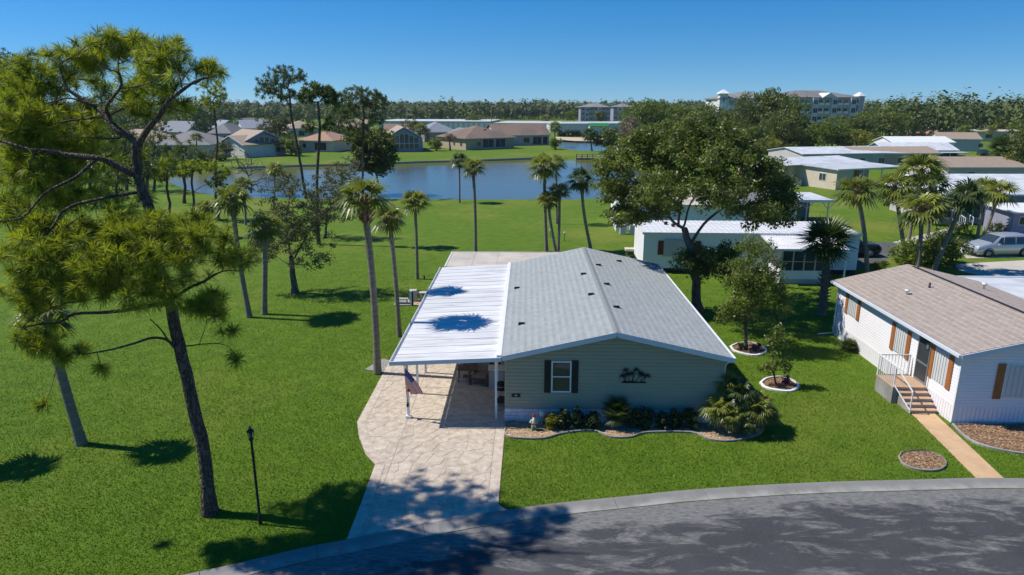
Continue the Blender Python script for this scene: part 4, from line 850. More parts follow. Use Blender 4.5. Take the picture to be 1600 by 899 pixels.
for i, (x, y, ty, m_) in enumerate([(1483,214,196,'palm'), (1508,214,199,'palm_dark'), (1532,220,206,'palm'), (1550,222,200,'palm_dark'), (1590,214,186,'palm_gold'), (1488,258,242,'palm_dark'), (1445,214,194,'palm_dark')]):
    palm(['palm left of the white canopy on the far yard', 'palm beside the orange mound on the far yard', 'palm before the long cream building, left', 'palm before the long cream building, right', 'golden palm near the right frame edge on the far yard', 'palm at the teal gable end of the long home', 'palm right of the white lift frame on the far yard'][i], (x, y), (x, ty), 2.0 if y < 240 else 1.3, .2, 0, 0, i, group='small palms on the far yard', dead=False, mtl=m_)
palm('silvery blue fan palm at the right edge above the brown roof', (1568,262), (1568,228), 3.0, .3, 0, 0, 9, mtl='palm_silver', dead=False, group=None)
palm('second silvery fan palm, partly cut by the right frame edge', (1600,258), (1602,232), 2.4, .3, 0, 0, 9, mtl='palm_silver', dead=False, group=None)

palm('palm with a pale crown standing between the mossy oak and the pond bank', (384,352), (380,288), 1.3, .13, .1, .4, 2)
palm('short leaning palm left of the reddish booted one, farther down the lawn', (330,372), (322,322), 1.1, .14, -.15, .4, 3)
palm('slender palm on the near pond bank left of the leafless grey tree', (428,322), (430,262), 1.3, .12, 0, .3, 1)
# shrubs
def shrub(name, label, base, rx, h, leaf, n=40, per=14, ls=.06, cr=.16, group=None, cat='shrub', ry=None):
    b = G(*base); m = mpp(b[1]); a = rx*m; ry = ry or a; root = thing(name, label, cat, tuple(b), 0, group)
    p = rng.normal(0, 1, (n, 3)); p /= np.linalg.norm(p, axis=1)[:, None]; p *= (rng.random(n)**.4)[:, None]; p = np.abs(p)*[1, 1, 1]*np.sign(p)*[1, 1, 1]
    C = p*np.array([a, ry, h/2])+[0, 0, h/2]; C[:, 2] = np.maximum(C[:, 2], .08)
    link('foliage', leaves_mesh('foliage', C, np.full(n, cr), per, ls, .8), W[leaf], root)
    st = M()
    for i in range(5): q = C[i]; st.tube([(0, 0, -.05), (q[0]*.5, q[1]*.5, q[2]*.5), tuple(q)], [.03, .02, .01], 4)
    st.obj('stem', W['bark_grey'], root); return root
def fanplant(name, label, base, R_, mtl, h=.3, var=9, group=None, cat='plant', sc=1.):
    b = G(*base); root = thing(name, label, cat, tuple(b), 0, group)
    c = link('fronds', CROWN_STIFF if var == 9 else CROWNS[var], W[mtl], root); c.location = (0, 0, h); c.scale = (R_, R_, R_*sc); c.rotation_euler = (0, 0, random.uniform(0, 6))
    M().tube([(0, 0, -.05), (0, 0, h)], .07, 6).obj('stem', W['boot'], root); return root
for i, (x, w, lf, s) in enumerate([(862,9,'leaf_yellow','yellow leaved shrub right of the garden gnome'), (880,9,'hedge','first dark shrub right of the yellow leaved one'), (902,9,'hedge','low dark shrub midway between the window and the fan palm'), (925,11,'hedge','dark shrub touching the left side of the fan palm'), (988,11,'hedge','dark shrub touching the right side of the fan palm'), (1006,11,'hedge','second dark shrub right of the fan palm'), (1032,10,'hedge','dark shrub right of the pale leaved shrub'), (1055,10,'hedge','dark shrub second from the golden palm clump'), (1080,11,'hedge','dark shrub next to the golden palm clump')]):
    shrub('foundation_shrub', s+', on the shaded bed', (x, 670), w*1.2, .68+.1*(i % 3), lf, 34, 24, .06, .15, 'foundation shrubs along the shaded wall', ry=.25)
shrub('foundation_shrub', 'pale leaved shrub among the dark ones along the shaded wall', (1019, 669), 4, .6, 'palm_silver', 14, 12, .06, .1, 'foundation shrubs along the shaded wall', ry=.2)
fanplant('fan_palm_plant', 'dark spiky fan palm against the shaded wall, left of the palm wall art', (963,668), .68, 'palm', .75, 9, sc=1.15)
big = thing('golden_palm_clump', 'golden green clump of drooping palms at the right corner of the sage green house', 'palm clump', tuple(G(1150,676)))
bp = G(1150,676)
for k, (dx, dy, hz, rr, vv) in enumerate([(-.75,.1,.95,.75,1),(0.1,.3,1.55,.8,4),(.65,-.1,1.0,.75,3),(.95,.5,1.0,.7,0),(-.3,-.2,.75,.6,2),(-.2,.7,1.7,.7,1),(.35,-.35,.6,.55,4),(1.3,.1,.6,.5,2)]):
    c = link('fronds', CROWNS[vv], W['palm_gold' if k != 5 else 'palm'], big); c.location = (dx, dy, hz+.1); c.scale = (rr*1.02, rr*1.02, rr*1.12); c.rotation_euler = (0, 0, k*1.3)
    M().tube([(dx*.35, dy*.4, -.05), (dx*.8, dy*.8, hz*.5), (dx, dy, hz)], [.06, .05, .04], 6).obj('stem', W['boot'], big)
fanplant('spiky_plant', 'yellow green spiky plant at the far end of the white wall', (1326,548), .62, 'palm_gold', .25, 9)
shrub('purple_plant', 'purple leaved plant in the shaded edged bed', (1180,548), 8, .4, 'purple', 14, 12, .06, .1)
shrub('purple_plant', 'purple and grey plant in the white ringed bed', (1228,601), 7, .45, 'purple', 14, 12, .06, .1)
shrub('spiky_tuft', 'green grassy tuft at the foot of the bushy young tree', (1157,547), 6, .4, 'palm', 10, 12, .08, .1)
shrub('large_bush', 'big rounded dark bush with broad leaves below the leaning palm', (1465,412), 40, 2.5, 'leaf_dark', 120, 22, .13, .45, cat='bush', ry=1.8)
shrub('large_bush', 'olive green bush left of the leaning palm', (1420,412), 30, 1.8, 'leaf_mid', 80, 22, .12, .4, cat='bush', ry=1.5)
shrub('low_bush', 'small bright bush between the lane and the white porch post', (1330,412), 9, .9, 'leaf_yellow', 24, 14, .09, .2, cat='bush')
shrub('low_bush', 'low bush by the foot of the curved palm', (1372,424), 14, .9, 'leaf_mid', 30, 16, .1, .25, cat='bush')
shrub('low_bush', 'small yellow bush against the screened porch wall', (1272,433), 8, 1.1, 'leaf_yellow', 24, 14, .08, .2, cat='bush')
shrub('low_bush', 'bush between the right trio of palms and the stairs', (1500,366), 18, 1.1, 'leaf_mid', 40, 16, .1, .3, cat='bush')
shrub('low_bush', 'dark bush under the right trio of palms', (1555,368), 14, 1.3, 'leaf_dark', 40, 16, .1, .3, cat='bush')
hg = thing('clipped_hedge', 'long clipped dark hedge beyond the far pond', 'hedge', tuple(G(872,214)))
a0 = G(872,214); a1 = G(935,215); nH = 160; q = rng.random((nH, 3)); C = np.array([0, 0, 0])+q*np.array([a1[0]-a0[0], 2.5, 1.9]); link('foliage', leaves_mesh('foliage', C, np.full(nH, .9), 16, .4, .8), W['hedge'], hg)

# --- far wood beyond everything: one mass
def far_wood():
    T = []
    def band(n, x0, x1, r0, r1, h0, h1):
        for _ in range(n):
            a = random.uniform(x0, x1); r = r0+(r1-r0)*random.random()**1.3; 
            if R(14.3) < a < R(26.5) and r < 480: continue
            T.append((math.sin(a)*r, math.cos(a)*r, random.uniform(h0, h1)*random.choice((.9, .95, 1, 1, 1.05, 1.15))))
    hw = R(47)
    band(1500, -hw, hw, 600, 1400, 12, 17.5); band(500, -hw, R(-4), 420, 640, 9, 13); band(420, R(-12), R(14), 560, 700, 10, 14)
    band(420, R(14), hw, 300, 480, 9, 14.5); band(260, R(24), hw, 290, 420, 12, 17.5); band(150, -hw, R(-24), 250, 420, 9, 14)
    T = np.array(T); K = 84; n = len(T)
    c = np.repeat(T, K, 0); h = c[:, 2]; u = rng.random(n*K); cw = np.repeat(rng.uniform(2.8, 5.5, n), K)
    el = rng.normal(0, 1, (n*K, 3)); el /= np.linalg.norm(el, axis=1)[:, None]
    ctr = np.column_stack([c[:, 0], c[:, 1], h*.56])+el*np.column_stack([cw, cw, h*.42])*(rng.random(n*K)**.5)[:, None]
    nn = rng.normal(0, .35, (n*K, 3))+el; nn[:, 2] += .35; nn /= np.linalg.norm(nn, axis=1)[:, None]
    t = np.cross(nn, rng.normal(0, 1, (n*K, 3))); t /= np.linalg.norm(t, axis=1)[:, None]; b = np.cross(nn, t); s = rng.uniform(.6, 1.5, n*K)[:, None]*np.clip(np.hypot(c[:, 0], c[:, 1])/600, .6, 1.3)[:, None]
    v = np.stack([ctr-t*s, ctr-b*s*.7, ctr+t*s, ctr+b*s*.7], 1).reshape(-1, 3); i = np.arange(n*K)*4
    tr = np.concatenate([np.stack([i, i+1, i+2], 1), np.stack([i, i+2, i+3], 1)])
    tint = np.clip(np.repeat(rng.random(n), K)*.8+rng.random(n*K)*.12, 0, 1)
    # trunks
    tv = []; 
    w = .25; q = np.stack([np.column_stack([T[:, 0]-w, T[:, 1], 0*T[:, 2]]), np.column_stack([T[:, 0]+w, T[:, 1], 0*T[:, 2]]), np.column_stack([T[:, 0], T[:, 1], T[:, 2]*.8])], 1).reshape(-1, 3)
    k = len(v); tr = np.vstack([tr, np.arange(len(q)).reshape(-1, 3)+k])
    return np_mesh('far_wood', np.vstack([v, q]), tr, np.concatenate([np.repeat(tint, 4), np.zeros(len(q))]))
tag(link('treeline', far_wood(), W['wood_far']), kind='stuff')

# ---------------------------------------------------------------- buildings
def lap(b, p0, p1, z0, ztop, course=.145, d=.026, out=(0, -1)):
    """overlapping siding boards along p0-p1; ztop(s) gives wall top at distance s"""
    p0 = np.array(p0, float); p1 = np.array(p1, float); L = np.linalg.norm(p1-p0); t = (p1-p0)/L; o = np.array(out, float)
    ss = np.linspace(0, L, 121); zt = np.array([ztop(s) for s in ss]); z = z0
    while z < zt.max():
        ok = ss[zt > z+course*.6]
        if len(ok) > 1:
            a, e_ = ok[0], ok[-1]; zb = z+course
            q0 = p0+t*a; q1 = p0+t*e_
            zm = z+course*.7; b.add([(*(q0+o*d), z), (*(q1+o*d), z), (*(q1+o*d*.85), zm), (*(q0+o*d*.85), zm), (*(q1+o*.003), zb), (*(q0+o*.003), zb), (*(q0+o*.003), z), (*(q1+o*.003), z)], [(0,1,2,3), (3,2,4,5), (6,7,1,0)])
        z += course
def shingles(b, corners, course, tab, h=.014, seed=1):
    """corners: eave0, eave1, ridge1, ridge0 (3d); rows of separate tabs from eave to ridge"""
    A, B, C, D = [np.array(c, float) for c in corners]; rg = np.random.default_rng(seed)
    up = D-A; H = np.linalg.norm(up); up /= H; al = B-A; Ln = np.linalg.norm(al); al /= Ln; n = np.cross(al, up); n = n if n[2] > 0 else -n
    rows = int(H/course); course = H/rows; V_ = []; T = []; ti = []; k = 0
    for r in range(rows):
        s0 = -(r % 2)*tab/2; y0 = r*course; y1 = y0+course*1.05
        while s0 < Ln:
            a, e_ = max(0, s0+.004), min(Ln, s0+tab-.004); s0 += tab
            if e_-a < .02: continue
            hh = h*rg.uniform(.8, 1.2); P0 = A+al*a+up*y0; P1 = A+al*e_+up*y0; P2 = A+al*e_+up*y1; P3 = A+al*a+up*y1
            V_ += [P0+n*hh, P1+n*hh, P2+n*.001, P3+n*.001, P0, P1]; T += [(k, k+1, k+2), (k, k+2, k+3), (k+4, k+5, k+1), (k+4, k+1, k)]; ti += [.2+.34*(r % 2)+.42*rg.random()]*6; k += 6
    V_ = np.array(V_); return V_, np.array(T), ti
def shingle_obj(faces, m, parent, course, tab):
    v = []; t = []; ti = []; k = 0
    for i, f in enumerate(faces):
        a, b, c = shingles(None, f, course, tab, seed=i); v.append(a); t.append(b+k); ti += c; k += len(a)
    return tag(link('shingles', np_mesh('shingles', np.vstack(v), np.vstack(t), ti), m, parent), kind='stuff')
def window(parent, c, w, h, axis='y', out=-1, fr='white', gl='glass', mull=1, trans=1, name='window', label=None):
    """window on a wall; c = lower left corner on the wall plane; axis = wall normal axis"""
    x, y, z = c; f = .05; b = M(); o = out
    def bx(B, u0, u1, z0, z1, d0, d1):
        d0, d1 = sorted((d0*o, d1*o))
        if axis == 'y': B.box(x+u0, x+u1, y+d0, y+d1, z+z0, z+z1)
        else: B.box(x+d0, x+d1, y+u0, y+u1, z+z0, z+z1)
    bx(b, 0, w, 0, f, .0, .055); bx(b, 0, w, h-f, h, .0, .055); bx(b, 0, f, f, h-f, .0, .053); bx(b, w-f, w, f, h-f, .0, .053)
    for i in range(1, mull): u = w*i/mull; bx(b, u-f*.4, u+f*.4, f, h-f, .0, .045)
    for i in range(1, trans): u = h*i/trans; bx(b, f, w-f, u-f*.4, u+f*.4, .0, .043)
    wi = b.obj(name, W[fr], parent, label); p = M(); bx(p, f*.8, w-f*.8, f*.8, h-f*.8, .008, .022); p.obj('pane', W[gl], wi); return wi
def roof_gable_y(b, x0, x1, y0, y1, ze, zr, th=.12, xr=None):
    xr = (x0+x1)/2 if xr is None else xr
    b.prism_y([(x0, ze-th), (xr, zr-th), (x1, ze-th), (x1, ze), (xr, zr), (x0, ze)], y0, y1)
def roof_gable_x(b, x0, x1, y0, y1, ze, zr, th=.12):
    yr = (y0+y1)/2; b.prism_x([(y0, ze-th), (yr, zr-th), (y1, ze-th), (y1, ze), (yr, zr), (y0, ze)], x0, x1)
def roof_hip(b, x0, x1, y0, y1, ze, zr, th=.15):
    w = x1-x0; d = y1-y0; q = min(w, d)/2
    if w >= d: r0, r1 = (x0+q, (y0+y1)/2), (x1-q, (y0+y1)/2)
    else: r0, r1 = ((x0+x1)/2, y0+q), ((x0+x1)/2, y1-q)
    vs = [(x0,y0,ze),(x1,y0,ze),(x1,y1,ze),(x0,y1,ze),(*r0,zr),(*r1,zr),(x0,y0,ze-th),(x1,y0,ze-th),(x1,y1,ze-th),(x0,y1,ze-th)]
    fs = [(0,1,5,4),(2,3,4,5),(1,2,5),(3,0,4)] if w >= d else [(0,1,4),(1,2,5,4),(2,3,5),(3,0,4,5)]
    b.add(vs, fs+[(6,7,1,0),(7,8,2,1),(8,9,3,2),(9,6,0,3),(9,8,7,6)])

# ===== the sage green house
X0, X1, Y0, Y1 = -.78, 7.52, 24.45, 39.35; ZE, ZR, XR = 2.86, 3.84, 3.38; RX0, RX1, RY0, RY1 = -.92, 7.72, 24.1, 39.62
H1 = thing('sage_green_house', 'sage green sided house with grey shingle gable roof, stone skirting and a white carport', 'house')
wz = lambda x: ZE-.16+(ZR-ZE)*(1-abs(x-XR)/((XR-RX0) if x < XR else (RX1-XR)))
M().prism_y([(X0, -.05), (X1, -.05), (X1, wz(X1)), (XR, wz(XR)), (X0, wz(X0))], Y0, Y1).obj('wall', W['siding_green'], H1)
b = M(); lap(b, (X0, Y0), (X1, Y0), .64, lambda s: wz(X0+s)-.02); lap(b, (X0, Y1), (X0, Y0), .64, lambda s: 2.62, out=(-1, 0)); lap(b, (X1, Y0), (X1, Y1), .64, lambda s: 2.62, out=(1, 0)); b.obj('siding', W['siding_green'], H1)
b = M()
for x in (X0-.035, X1-.045): b.box(x, x+.08, Y0-.04, Y0+.05, .62, wz(X0)-.01)
b.box(X0, X1, Y0-.038, Y0-.002, .60, .64); b.obj('corner_trim', W['siding_green'], H1)
b = M()      # stone block skirting, uneven courses
def blocks(b, p0, L, horiz, z1=.60):
    z = -.02
    for c in range(4):
        h = z1/4; s = -random.random()*.3
        while s < L:
            w = random.choice((.22, .3, .38, .46)); a, e_ = max(0, s+.006), min(L, s+w-.006); s += w
            if e_-a < .04: continue
            pr = random.uniform(.03, .055); t = random.random()
            if horiz: b.box(p0[0]+a, p0[0]+e_, p0[1]-pr, p0[1]-.001, z+.006, z+h-.006, tint=t)
            else: b.box(p0[0]-pr, p0[0]-.001, p0[1]+a, p0[1]+e_, z+.006, z+h-.006, tint=t)
        z += h
blocks(b, (X0-.03, Y0), X1-X0+.06, True); blocks(b, (X0, Y0), Y1-Y0, False); tag(b.obj('stone_skirting', W['stone_block'], H1), kind='stuff')
b = M(); b.prism_y([(RX0, ZE-.10), (XR, ZR-.10), (RX1, ZE-.10), (RX1, ZE), (XR, ZR), (RX0, ZE)], RY0, RY1); roofo = b.obj('roof', W['shingle_grey'], H1)
shingle_obj([[(RX0, RY1, ZE), (RX0, RY0, ZE), (XR, RY0, ZR), (XR, RY1, ZR)], [(RX1, RY0, ZE), (RX1, RY1, ZE), (XR, RY1, ZR), (XR, RY0, ZR)]], W['shingle_grey'], roofo, .14, .31)
b = M()
sl = lambda x0, z0, x1, z1, s: b.bar((x0, s, z0-.1), (x1, s, z1-.1), .035, .2)
for s in (RY0-.018, RY1+.018): sl(RX0, ZE, XR, ZR, s); sl(XR, ZR, RX1, ZE, s)
b.box(RX1+.0, RX1+.035, RY0-.03, RY1+.03, ZE-.19, ZE-.005)
b.obj('fascia', W['fascia'], H1)
M().box(RX1+.036, RX1+.13, RY0, RY1, ZE-.13, ZE-.02).obj('gutter', W['white'], H1)
b = M(); b.tube([(RX1+.07, RY0+.12, ZE-.1), (X1+.10, Y0+.05, ZE-.38), (X1+.06, Y0+.05, ZE-.5), (X1+.06, Y0+.05, .1)], .04, 6); b.obj('downspout', W['white'], H1)
b = M(); nrd = int((RY1-RY0)/.3)
for i in range(nrd):
    y = RY0+i*.3+.005
    for s, sx in ((-1, RX0), (1, RX1)): 
        dx = .13*s; dz = -(ZR-ZE)/(abs(sx-XR))*.13
        b.add([(XR, y, ZR+.022), (XR, y+.285, ZR+.016), (XR+dx, y+.285, ZR+dz+.016), (XR+dx, y, ZR+dz+.02)], [(0,1,2,3)])
b.obj('ridge_cap', W['shingle_grey'], roofo)
def rz(x): return ZR-(ZR-ZE)*(abs(x-XR)/((XR-RX0) if x < XR else (RX1-XR)))
for px, py in [(808,451),(815,507),(912,429),(935,415),(948,445),(924,461),(963,481),(967,409)]:
    p = G(px, py, 3.4); 
    for _ in range(4): p = G(px, py, rz(float(p[0])))
    v = thing('tmp', None, None); bpy.data.objects.remove(v)
    x, y, z = map(float, p); M().add([(x-.15,y-.09,z),(x+.15,y-.09,z),(x+.15,y+.14,z),(x-.15,y+.14,z),(x-.11,y-.07,z+.11),(x+.11,y-.07,z+.11),(x+.12,y+.1,z+.07),(x-.12,y+.1,z+.07)], [(0,1,5,4),(1,2,6,5),(2,3,7,6),(3,0,4,7),(4,5,6,7)]).obj('roof_vent', W['black'], roofo)
w0 = V(861, 612, Y0); w1 = V(893, 564, Y0)
win = window(H1, (w0[0], Y0-.02, w0[2]), w1[0]-w0[0], w1[2]-w0[2], 'y', -1, trans=2)
for sx in (w0[0]-.27, w1[0]+.02):
    b = M(); b.box(sx, sx+.25, Y0-.055, Y0-.018, w0[2]-.03, w1[2]+.03)
    for k in range(18): z = w0[2]+.02+k*(w1[2]-w0[2]-.04)/18; b.box(sx+.035, sx+.215, Y0-.066, Y0-.055, z, z+.03)
    b.obj('shutter', W['black'], H1)
pl = V(807, 617.5, Y0); hn = thing('house_number_plaque', 'small black plaque with pale numerals low on the sage green wall', 'plaque', (pl[0]-.02, Y0-.03, pl[2]))
M().box(-.17, .17, -.02, .0, -.07, .07).obj('plate', W['black'], hn)
def text(s, size, m, parent, loc, rot=(math.pi/2, 0, 0), ext=.003, name='lettering'):
    cu = bpy.data.curves.new(name, 'FONT'); cu.body = s; cu.size = size; cu.extrude = ext; cu.align_x = 'CENTER'; cu.align_y = 'CENTER'
    o = bpy.data.objects.new(name, cu); COL.objects.link(o); bpy.context.view_layer.update(); me = bpy.data.meshes.new_from_object(o.evaluated_get(bpy.context.evaluated_depsgraph_get())); bpy.data.objects.remove(o); me.materials.clear(); o = link(name, me, m, parent); o.location = loc; o.rotation_euler = rot; return o
text('44', .10, W['white'], hn, (0, -.024, 0))
# carport
cp = H1; CX0, CX1 = -5.03, RX0-.02
zc = lambda x: 2.60+(x-CX0)/(CX1-CX0)*.20
npan = 20; pw = (39.66-24.12)/npan
cr = M(); cr.prism_y([(CX0, zc(CX0)-.1), (CX1, zc(CX1)-.1), (CX1, zc(CX1)-.03), (CX0, zc(CX0)-.03)], 24.12, 39.66); cr = cr.obj('carport_roof', W['white'], H1)
for i in range(npan):
    y = 24.12+i*pw; b = M(); b.add([(CX0, y+.003, zc(CX0)-.025), (CX1, y+.003, zc(CX1)-.025), (CX1, y+pw-.003, zc(CX1)-.025), (CX0, y+pw-.003, zc(CX0)-.025)], [(0,1,2,3)])
    for yy, ww, hh in ((y+.02, .04, .016), (y+pw*.52, .10, .006)):
        b.add([(CX0, yy-ww*.4, zc(CX0)-.024), (CX0, yy-ww*.2, zc(CX0)-.024+hh), (CX0, yy+ww*.2, zc(CX0)-.024+hh), (CX0, yy+ww*.4, zc(CX0)-.024), (CX1, yy-ww*.4, zc(CX1)-.024), (CX1, yy-ww*.2, zc(CX1)-.024+hh), (CX1, yy+ww*.2, zc(CX1)-.024+hh), (CX1, yy+ww*.4, zc(CX1)-.024)], [(0,4,5,1),(1,5,6,2),(2,6,7,3),(0,1,2,3)])
    b.obj('roof_pan', W['pan_roof'], cr)
b = M(); b.box(CX1-.16, CX1+.02, 24.09, 39.7, zc(CX1)-.02, ZE+.03); b.obj('flashing', W['white'], cr)
b = M(); b.box(CX0-.13, CX0+.0, 24.09, 39.7, zc(CX0)-.13, zc(CX0)-.11); b.box(CX0-.145, CX0-.125, 24.09, 39.7, zc(CX0)-.13, zc(CX0)+.0)
b.box(CX0-.14, CX0-.005, 24.1, 24.12, zc(CX0)-.13, zc(CX0)); b.obj('gutter', W['white'], cr)
b = M(); b.prism_y([(CX0-.13, zc(CX0)-.15), (CX1, zc(CX1)-.15), (CX1, zc(CX1)+.01), (CX0-.13, zc(CX0)+.01)], 24.04, 24.085); b.obj('fascia', W['fascia'], cr)
for k in range(7):
    y = 24.64+k*2.35
    b = M().box(-4.66, -4.57, y-.045, y+.045, .02, zc(-4.6)-.1)
    if k == 0: b.box(-4.72, -4.51, y-.10, y+.10, .02, .14)
    b.obj('post', W['white'], H1)
b = M().box(-4.67, -4.56, 24.2, 39.6, zc(-4.6)-.22, zc(-4.6)-.1); b.obj('beam', W['white'], H1)
for y in (24.62, 25.9): M().box(-1.2, -1.12, y-.04, y+.04, .02, zc(-1.16)-.1).obj('post', W['white'], H1)
b = M(); b.box(-4.86, 2.6, 39.72, 43.9, 2.48, 2.60); b.obj('rear_roof', W['beige_roof'], H1)
for i in range(6): M().box(-4.86+i*1.49, -4.84+i*1.49+.03, 39.73, 43.89, 2.602, 2.612).obj('roof_seam', W['beige_roof'], H1)
b = M(); b.box(-4.93, -4.865, 39.72, 43.95, 2.44, 2.63); b.box(-4.86, 2.65, 43.905, 43.95, 2.44, 2.63); b.obj('rear_fascia', W['white'], H1)
M().box(-4.7, 2.4, 43.4, 43.6, 0, 2.48).box(-4.7, -4.55, 39.9, 43.4, 0, .8).obj('rear_wall', W['siding_white'], H1)
# side door and window under the carport
window(H1, (X0-.02, 27.0, 1.0), 1.0, 1.2, 'x', -1, trans=2)
b = M().box(X0-.05, X0-.01, 30, 30.95, .3, 2.4); b.obj('door', W['white'], H1)

# palm wall art (metal)
art = thing('palm_wall_art', 'dark metal ornament of small palm trees on the sage green gable wall', 'wall art', tuple(V(988, 597, Y0)+[0, -.05, 0])); b = M()
m_ = mpp(Y0)*1.0; b.bar((-.42, 0, 0), (.52, 0, 0), .015, .05); b.bar((-.35, 0, .02), (.1, 0, .03), .015, .04)
def apalm(x, xt, z, r=.17):
    b.tube([(x, 0, .02), ((x+xt)/2+.01, 0, z*.5), (xt, 0, z)], [.014, .010, .009], 5)
    for k in range(9):
        a = R(-35+k*31); d = (math.cos(a), math.sin(a)); L = r*random.uniform(.85, 1.1); q = [(xt, -.005, z)]
        for s in (.35, .7, 1.): q.append((xt+d[0]*L*s, -.01-.015*s, z+d[1]*L*s-.25*L*s*s))
        b.tube(q, [.007, .013, .010, .003], 4)
for q in [(-.28,-.28,.50), (-.12,-.22,.33), (-.02,.12,.52), (.02,-.06,.36), (.12,.30,.38), (.30,.36,.30), (.36,.55,.27), (-.3,-.38,.26)]: apalm(*q)
b.obj('palms', W['black'], art)

# ===== the white house at the right
HX, HY0, HY1 = 16.6, 24.7, 35.3; HXR = 20.1; HX2 = 23.6; HZ, HZR = 2.95, 3.85
H2 = thing('white_house', 'white sided house with tan shingle roof, orange brown shutters and wooden entry steps', 'house')
hz = lambda x: HZ-.15+(HZR-HZ)*(1-abs(x-HXR)/(HXR-HX+.3))
M().prism_y([(HX, -.05), (HX2, -.05), (HX2, hz(HX2)), (HXR, hz(HXR)), (HX, hz(HX))], HY0, HY1).obj('wall', W['siding_white'], H2)
b = M(); lap(b, (HX, HY0), (HX2, HY0), .72, lambda s: hz(HX+s)-.02, .13); lap(b, (HX, HY1), (HX, HY0), .72, lambda s: HZ-.17, .13, out=(-1, 0)); b.obj('siding', W['siding_white'], H2)
b = M()
y = HY0
while y < HY1: b.box(HX-.03, HX-.001, y+.012, min(HY1, y+.16), .0, .70); y += .165
x = HX-.01
while x < HX2: b.box(x+.012, x+.16, HY0-.03, HY0-.001, .0, .70); x += .165
b.box(HX-.035, HX-.002, HY0, HY1, .70, .72); b.box(HX, HX2, HY0-.035, HY0-.002, .70, .72); tag(b.obj('skirt_panels', W['siding_white'], H2), kind='stuff')
b = M(); q0, q1, qz = HX-.3, HX2+.3, HZ-.08
b.prism_y([(q0, HZ-.12), (HXR, HZR-.12), (q1, HZ-.12), (q1, HZ), (HXR, HZR), (q0, HZ)], HY0-.35, HY1+.25); r2 = b.obj('roof', W['shingle_brown'], H2)
shingle_obj([[(q0, HY1+.25, HZ), (q0, HY0-.35, HZ), (HXR, HY0-.35, HZR), (HXR, HY1+.25, HZR)], [(q1, HY0-.35, HZ), (q1, HY1+.25, HZ), (HXR, HY1+.25, HZR), (HXR, HY0-.35, HZR)]], W['shingle_brown'], r2, .14, .31)
b = M(); b.box(HXR-.06, HXR+.06, HY0, HY1-.3, HZR+.0, HZR+.035); b.obj('ridge_vent', W['black'], r2)
b = M(); b.bar((q0, HY0-.37, HZ-.1), (HXR, HY0-.37, HZR-.1), .035, .17); b.bar((HXR, HY0-.37, HZR-.1), (q1, HY0-.37, HZ-.1), .035, .17); b.obj('fascia', W['fascia'], H2); M().bar((q0, HY1+.27, HZ-.1), (HXR, HY1+.27, HZR-.1), .035, .17).obj('fascia', W['fascia'], H2)
b = M(); b.box(q0-.11, q0-.002, HY0-.35, HY1+.25, HZ-.13, HZ-.02); b.obj('gutter', W['fascia'], H2)
b = M(); b.box(HX-.07, HX+.0, HY0-.06, HY0+.03, .05, HZ-.2); b.obj('downspout', W['white'], H2)
b = M(); b.tube([(q0-.05, HY1+.1, HZ-.1), (HX-.08, HY1-.05, HZ-.35), (HX-.08, HY1-.05, .12), (HX-.9, HY1-.1, .06)], .045, 6); b.obj('downspout', W['white'], H2)
def h2z(x): return HZR-(HZR-HZ)*abs(x-HXR)/(HXR-q0)
for px, py, hh, cap in [(1417,460,.22,1), (1452,450,.25,0), (1434,421,.2,0), (1537,452,.3,1)]:
    p = G(px, py, 3.6)
    for _ in range(4): p = G(px, py, h2z(float(p[0])))
    b = M().lathe([(.05, -.1), (.05, hh*.7), (.11 if cap else .05, hh*.7), (.11 if cap else .05, hh)], tuple(p), 8); b.obj('roof_pipe', W['white' if cap else 'black'], r2)
def storm(parent, c, w, h, axis, out, sh):
    x, y, z = c; o = out
    def bx(B, u0, u1, z0, z1, d0, d1):
        d0, d1 = sorted((d0*o, d1*o))
        if axis == 'y': B.box(x+u0, x+u1, y+d0, y+d1, z+z0, z+z1)
        else: B.box(x+d0, x+d1, y+u0, y+u1, z+z0, z+z1)
    wi = M(); bx(wi, -.04, w+.04, -.04, h+.04, 0, .03); wi = wi.obj('window', W['white'], parent)
    n = 10
    for k in range(n): B = M(); bx(B, w*k/n, w*(k+1)/n-.01, 0, h, .03, .06 if k % 2 else .04); B.obj('storm_panel', W['storm'], wi)
    for s0 in (-.36, w+.07):
        B = M(); bx(B, s0, s0+.29, -.08, h+.08, .02, .045)
        for k in range(20): zz_ = -.03+k*(h+.06)/20; 
        for k in range(20): z0 = -.05+k*(h+.1)/20; bx(B, s0+.04, s0+.25, z0, z0+.035, .045, .056)
        B.obj('shutter', W[sh], parent)
def onX(px, py): return XP(px, py, HX-.02)
for (pa, pb, pt_, pbm) in [((1326,0),(1340,0),463,494), ((1401,0),(1414,0),512,553), ((1463,0),(1477,0),548,598)]:
    cpx = (pa[0]+pb[0])/2; lo = onX(cpx, pbm); hi = onX(cpx, pt_); yc = (lo[1]+hi[1])/2
    storm(H2, (HX-.02, yc-.42, float(lo[2])), .84, float(hi[2]-lo[2]), 'x', -1, 'orange_shutter')
f0 = V(1564, 620, HY0); storm(H2, (f0[0], HY0-.02, float(f0[2])), 1.0, float(V(1571, 571, HY0)[2]-f0[2]), 'y', -1, 'orange_shutter')
dc = onX(1440, 587); dr_ = M(); dy0 = float(dc[1])-.45
dz = .74
M().box(HX-.06, HX-.005, dy0-.08, dy0+.98, dz-.02, dz+2.02).obj('door_frame', W['white'], H2)
d_ = M().box(HX-.08, HX-.06, dy0, dy0+.9, dz, dz+1.95).obj('door', W['screen'], H2)
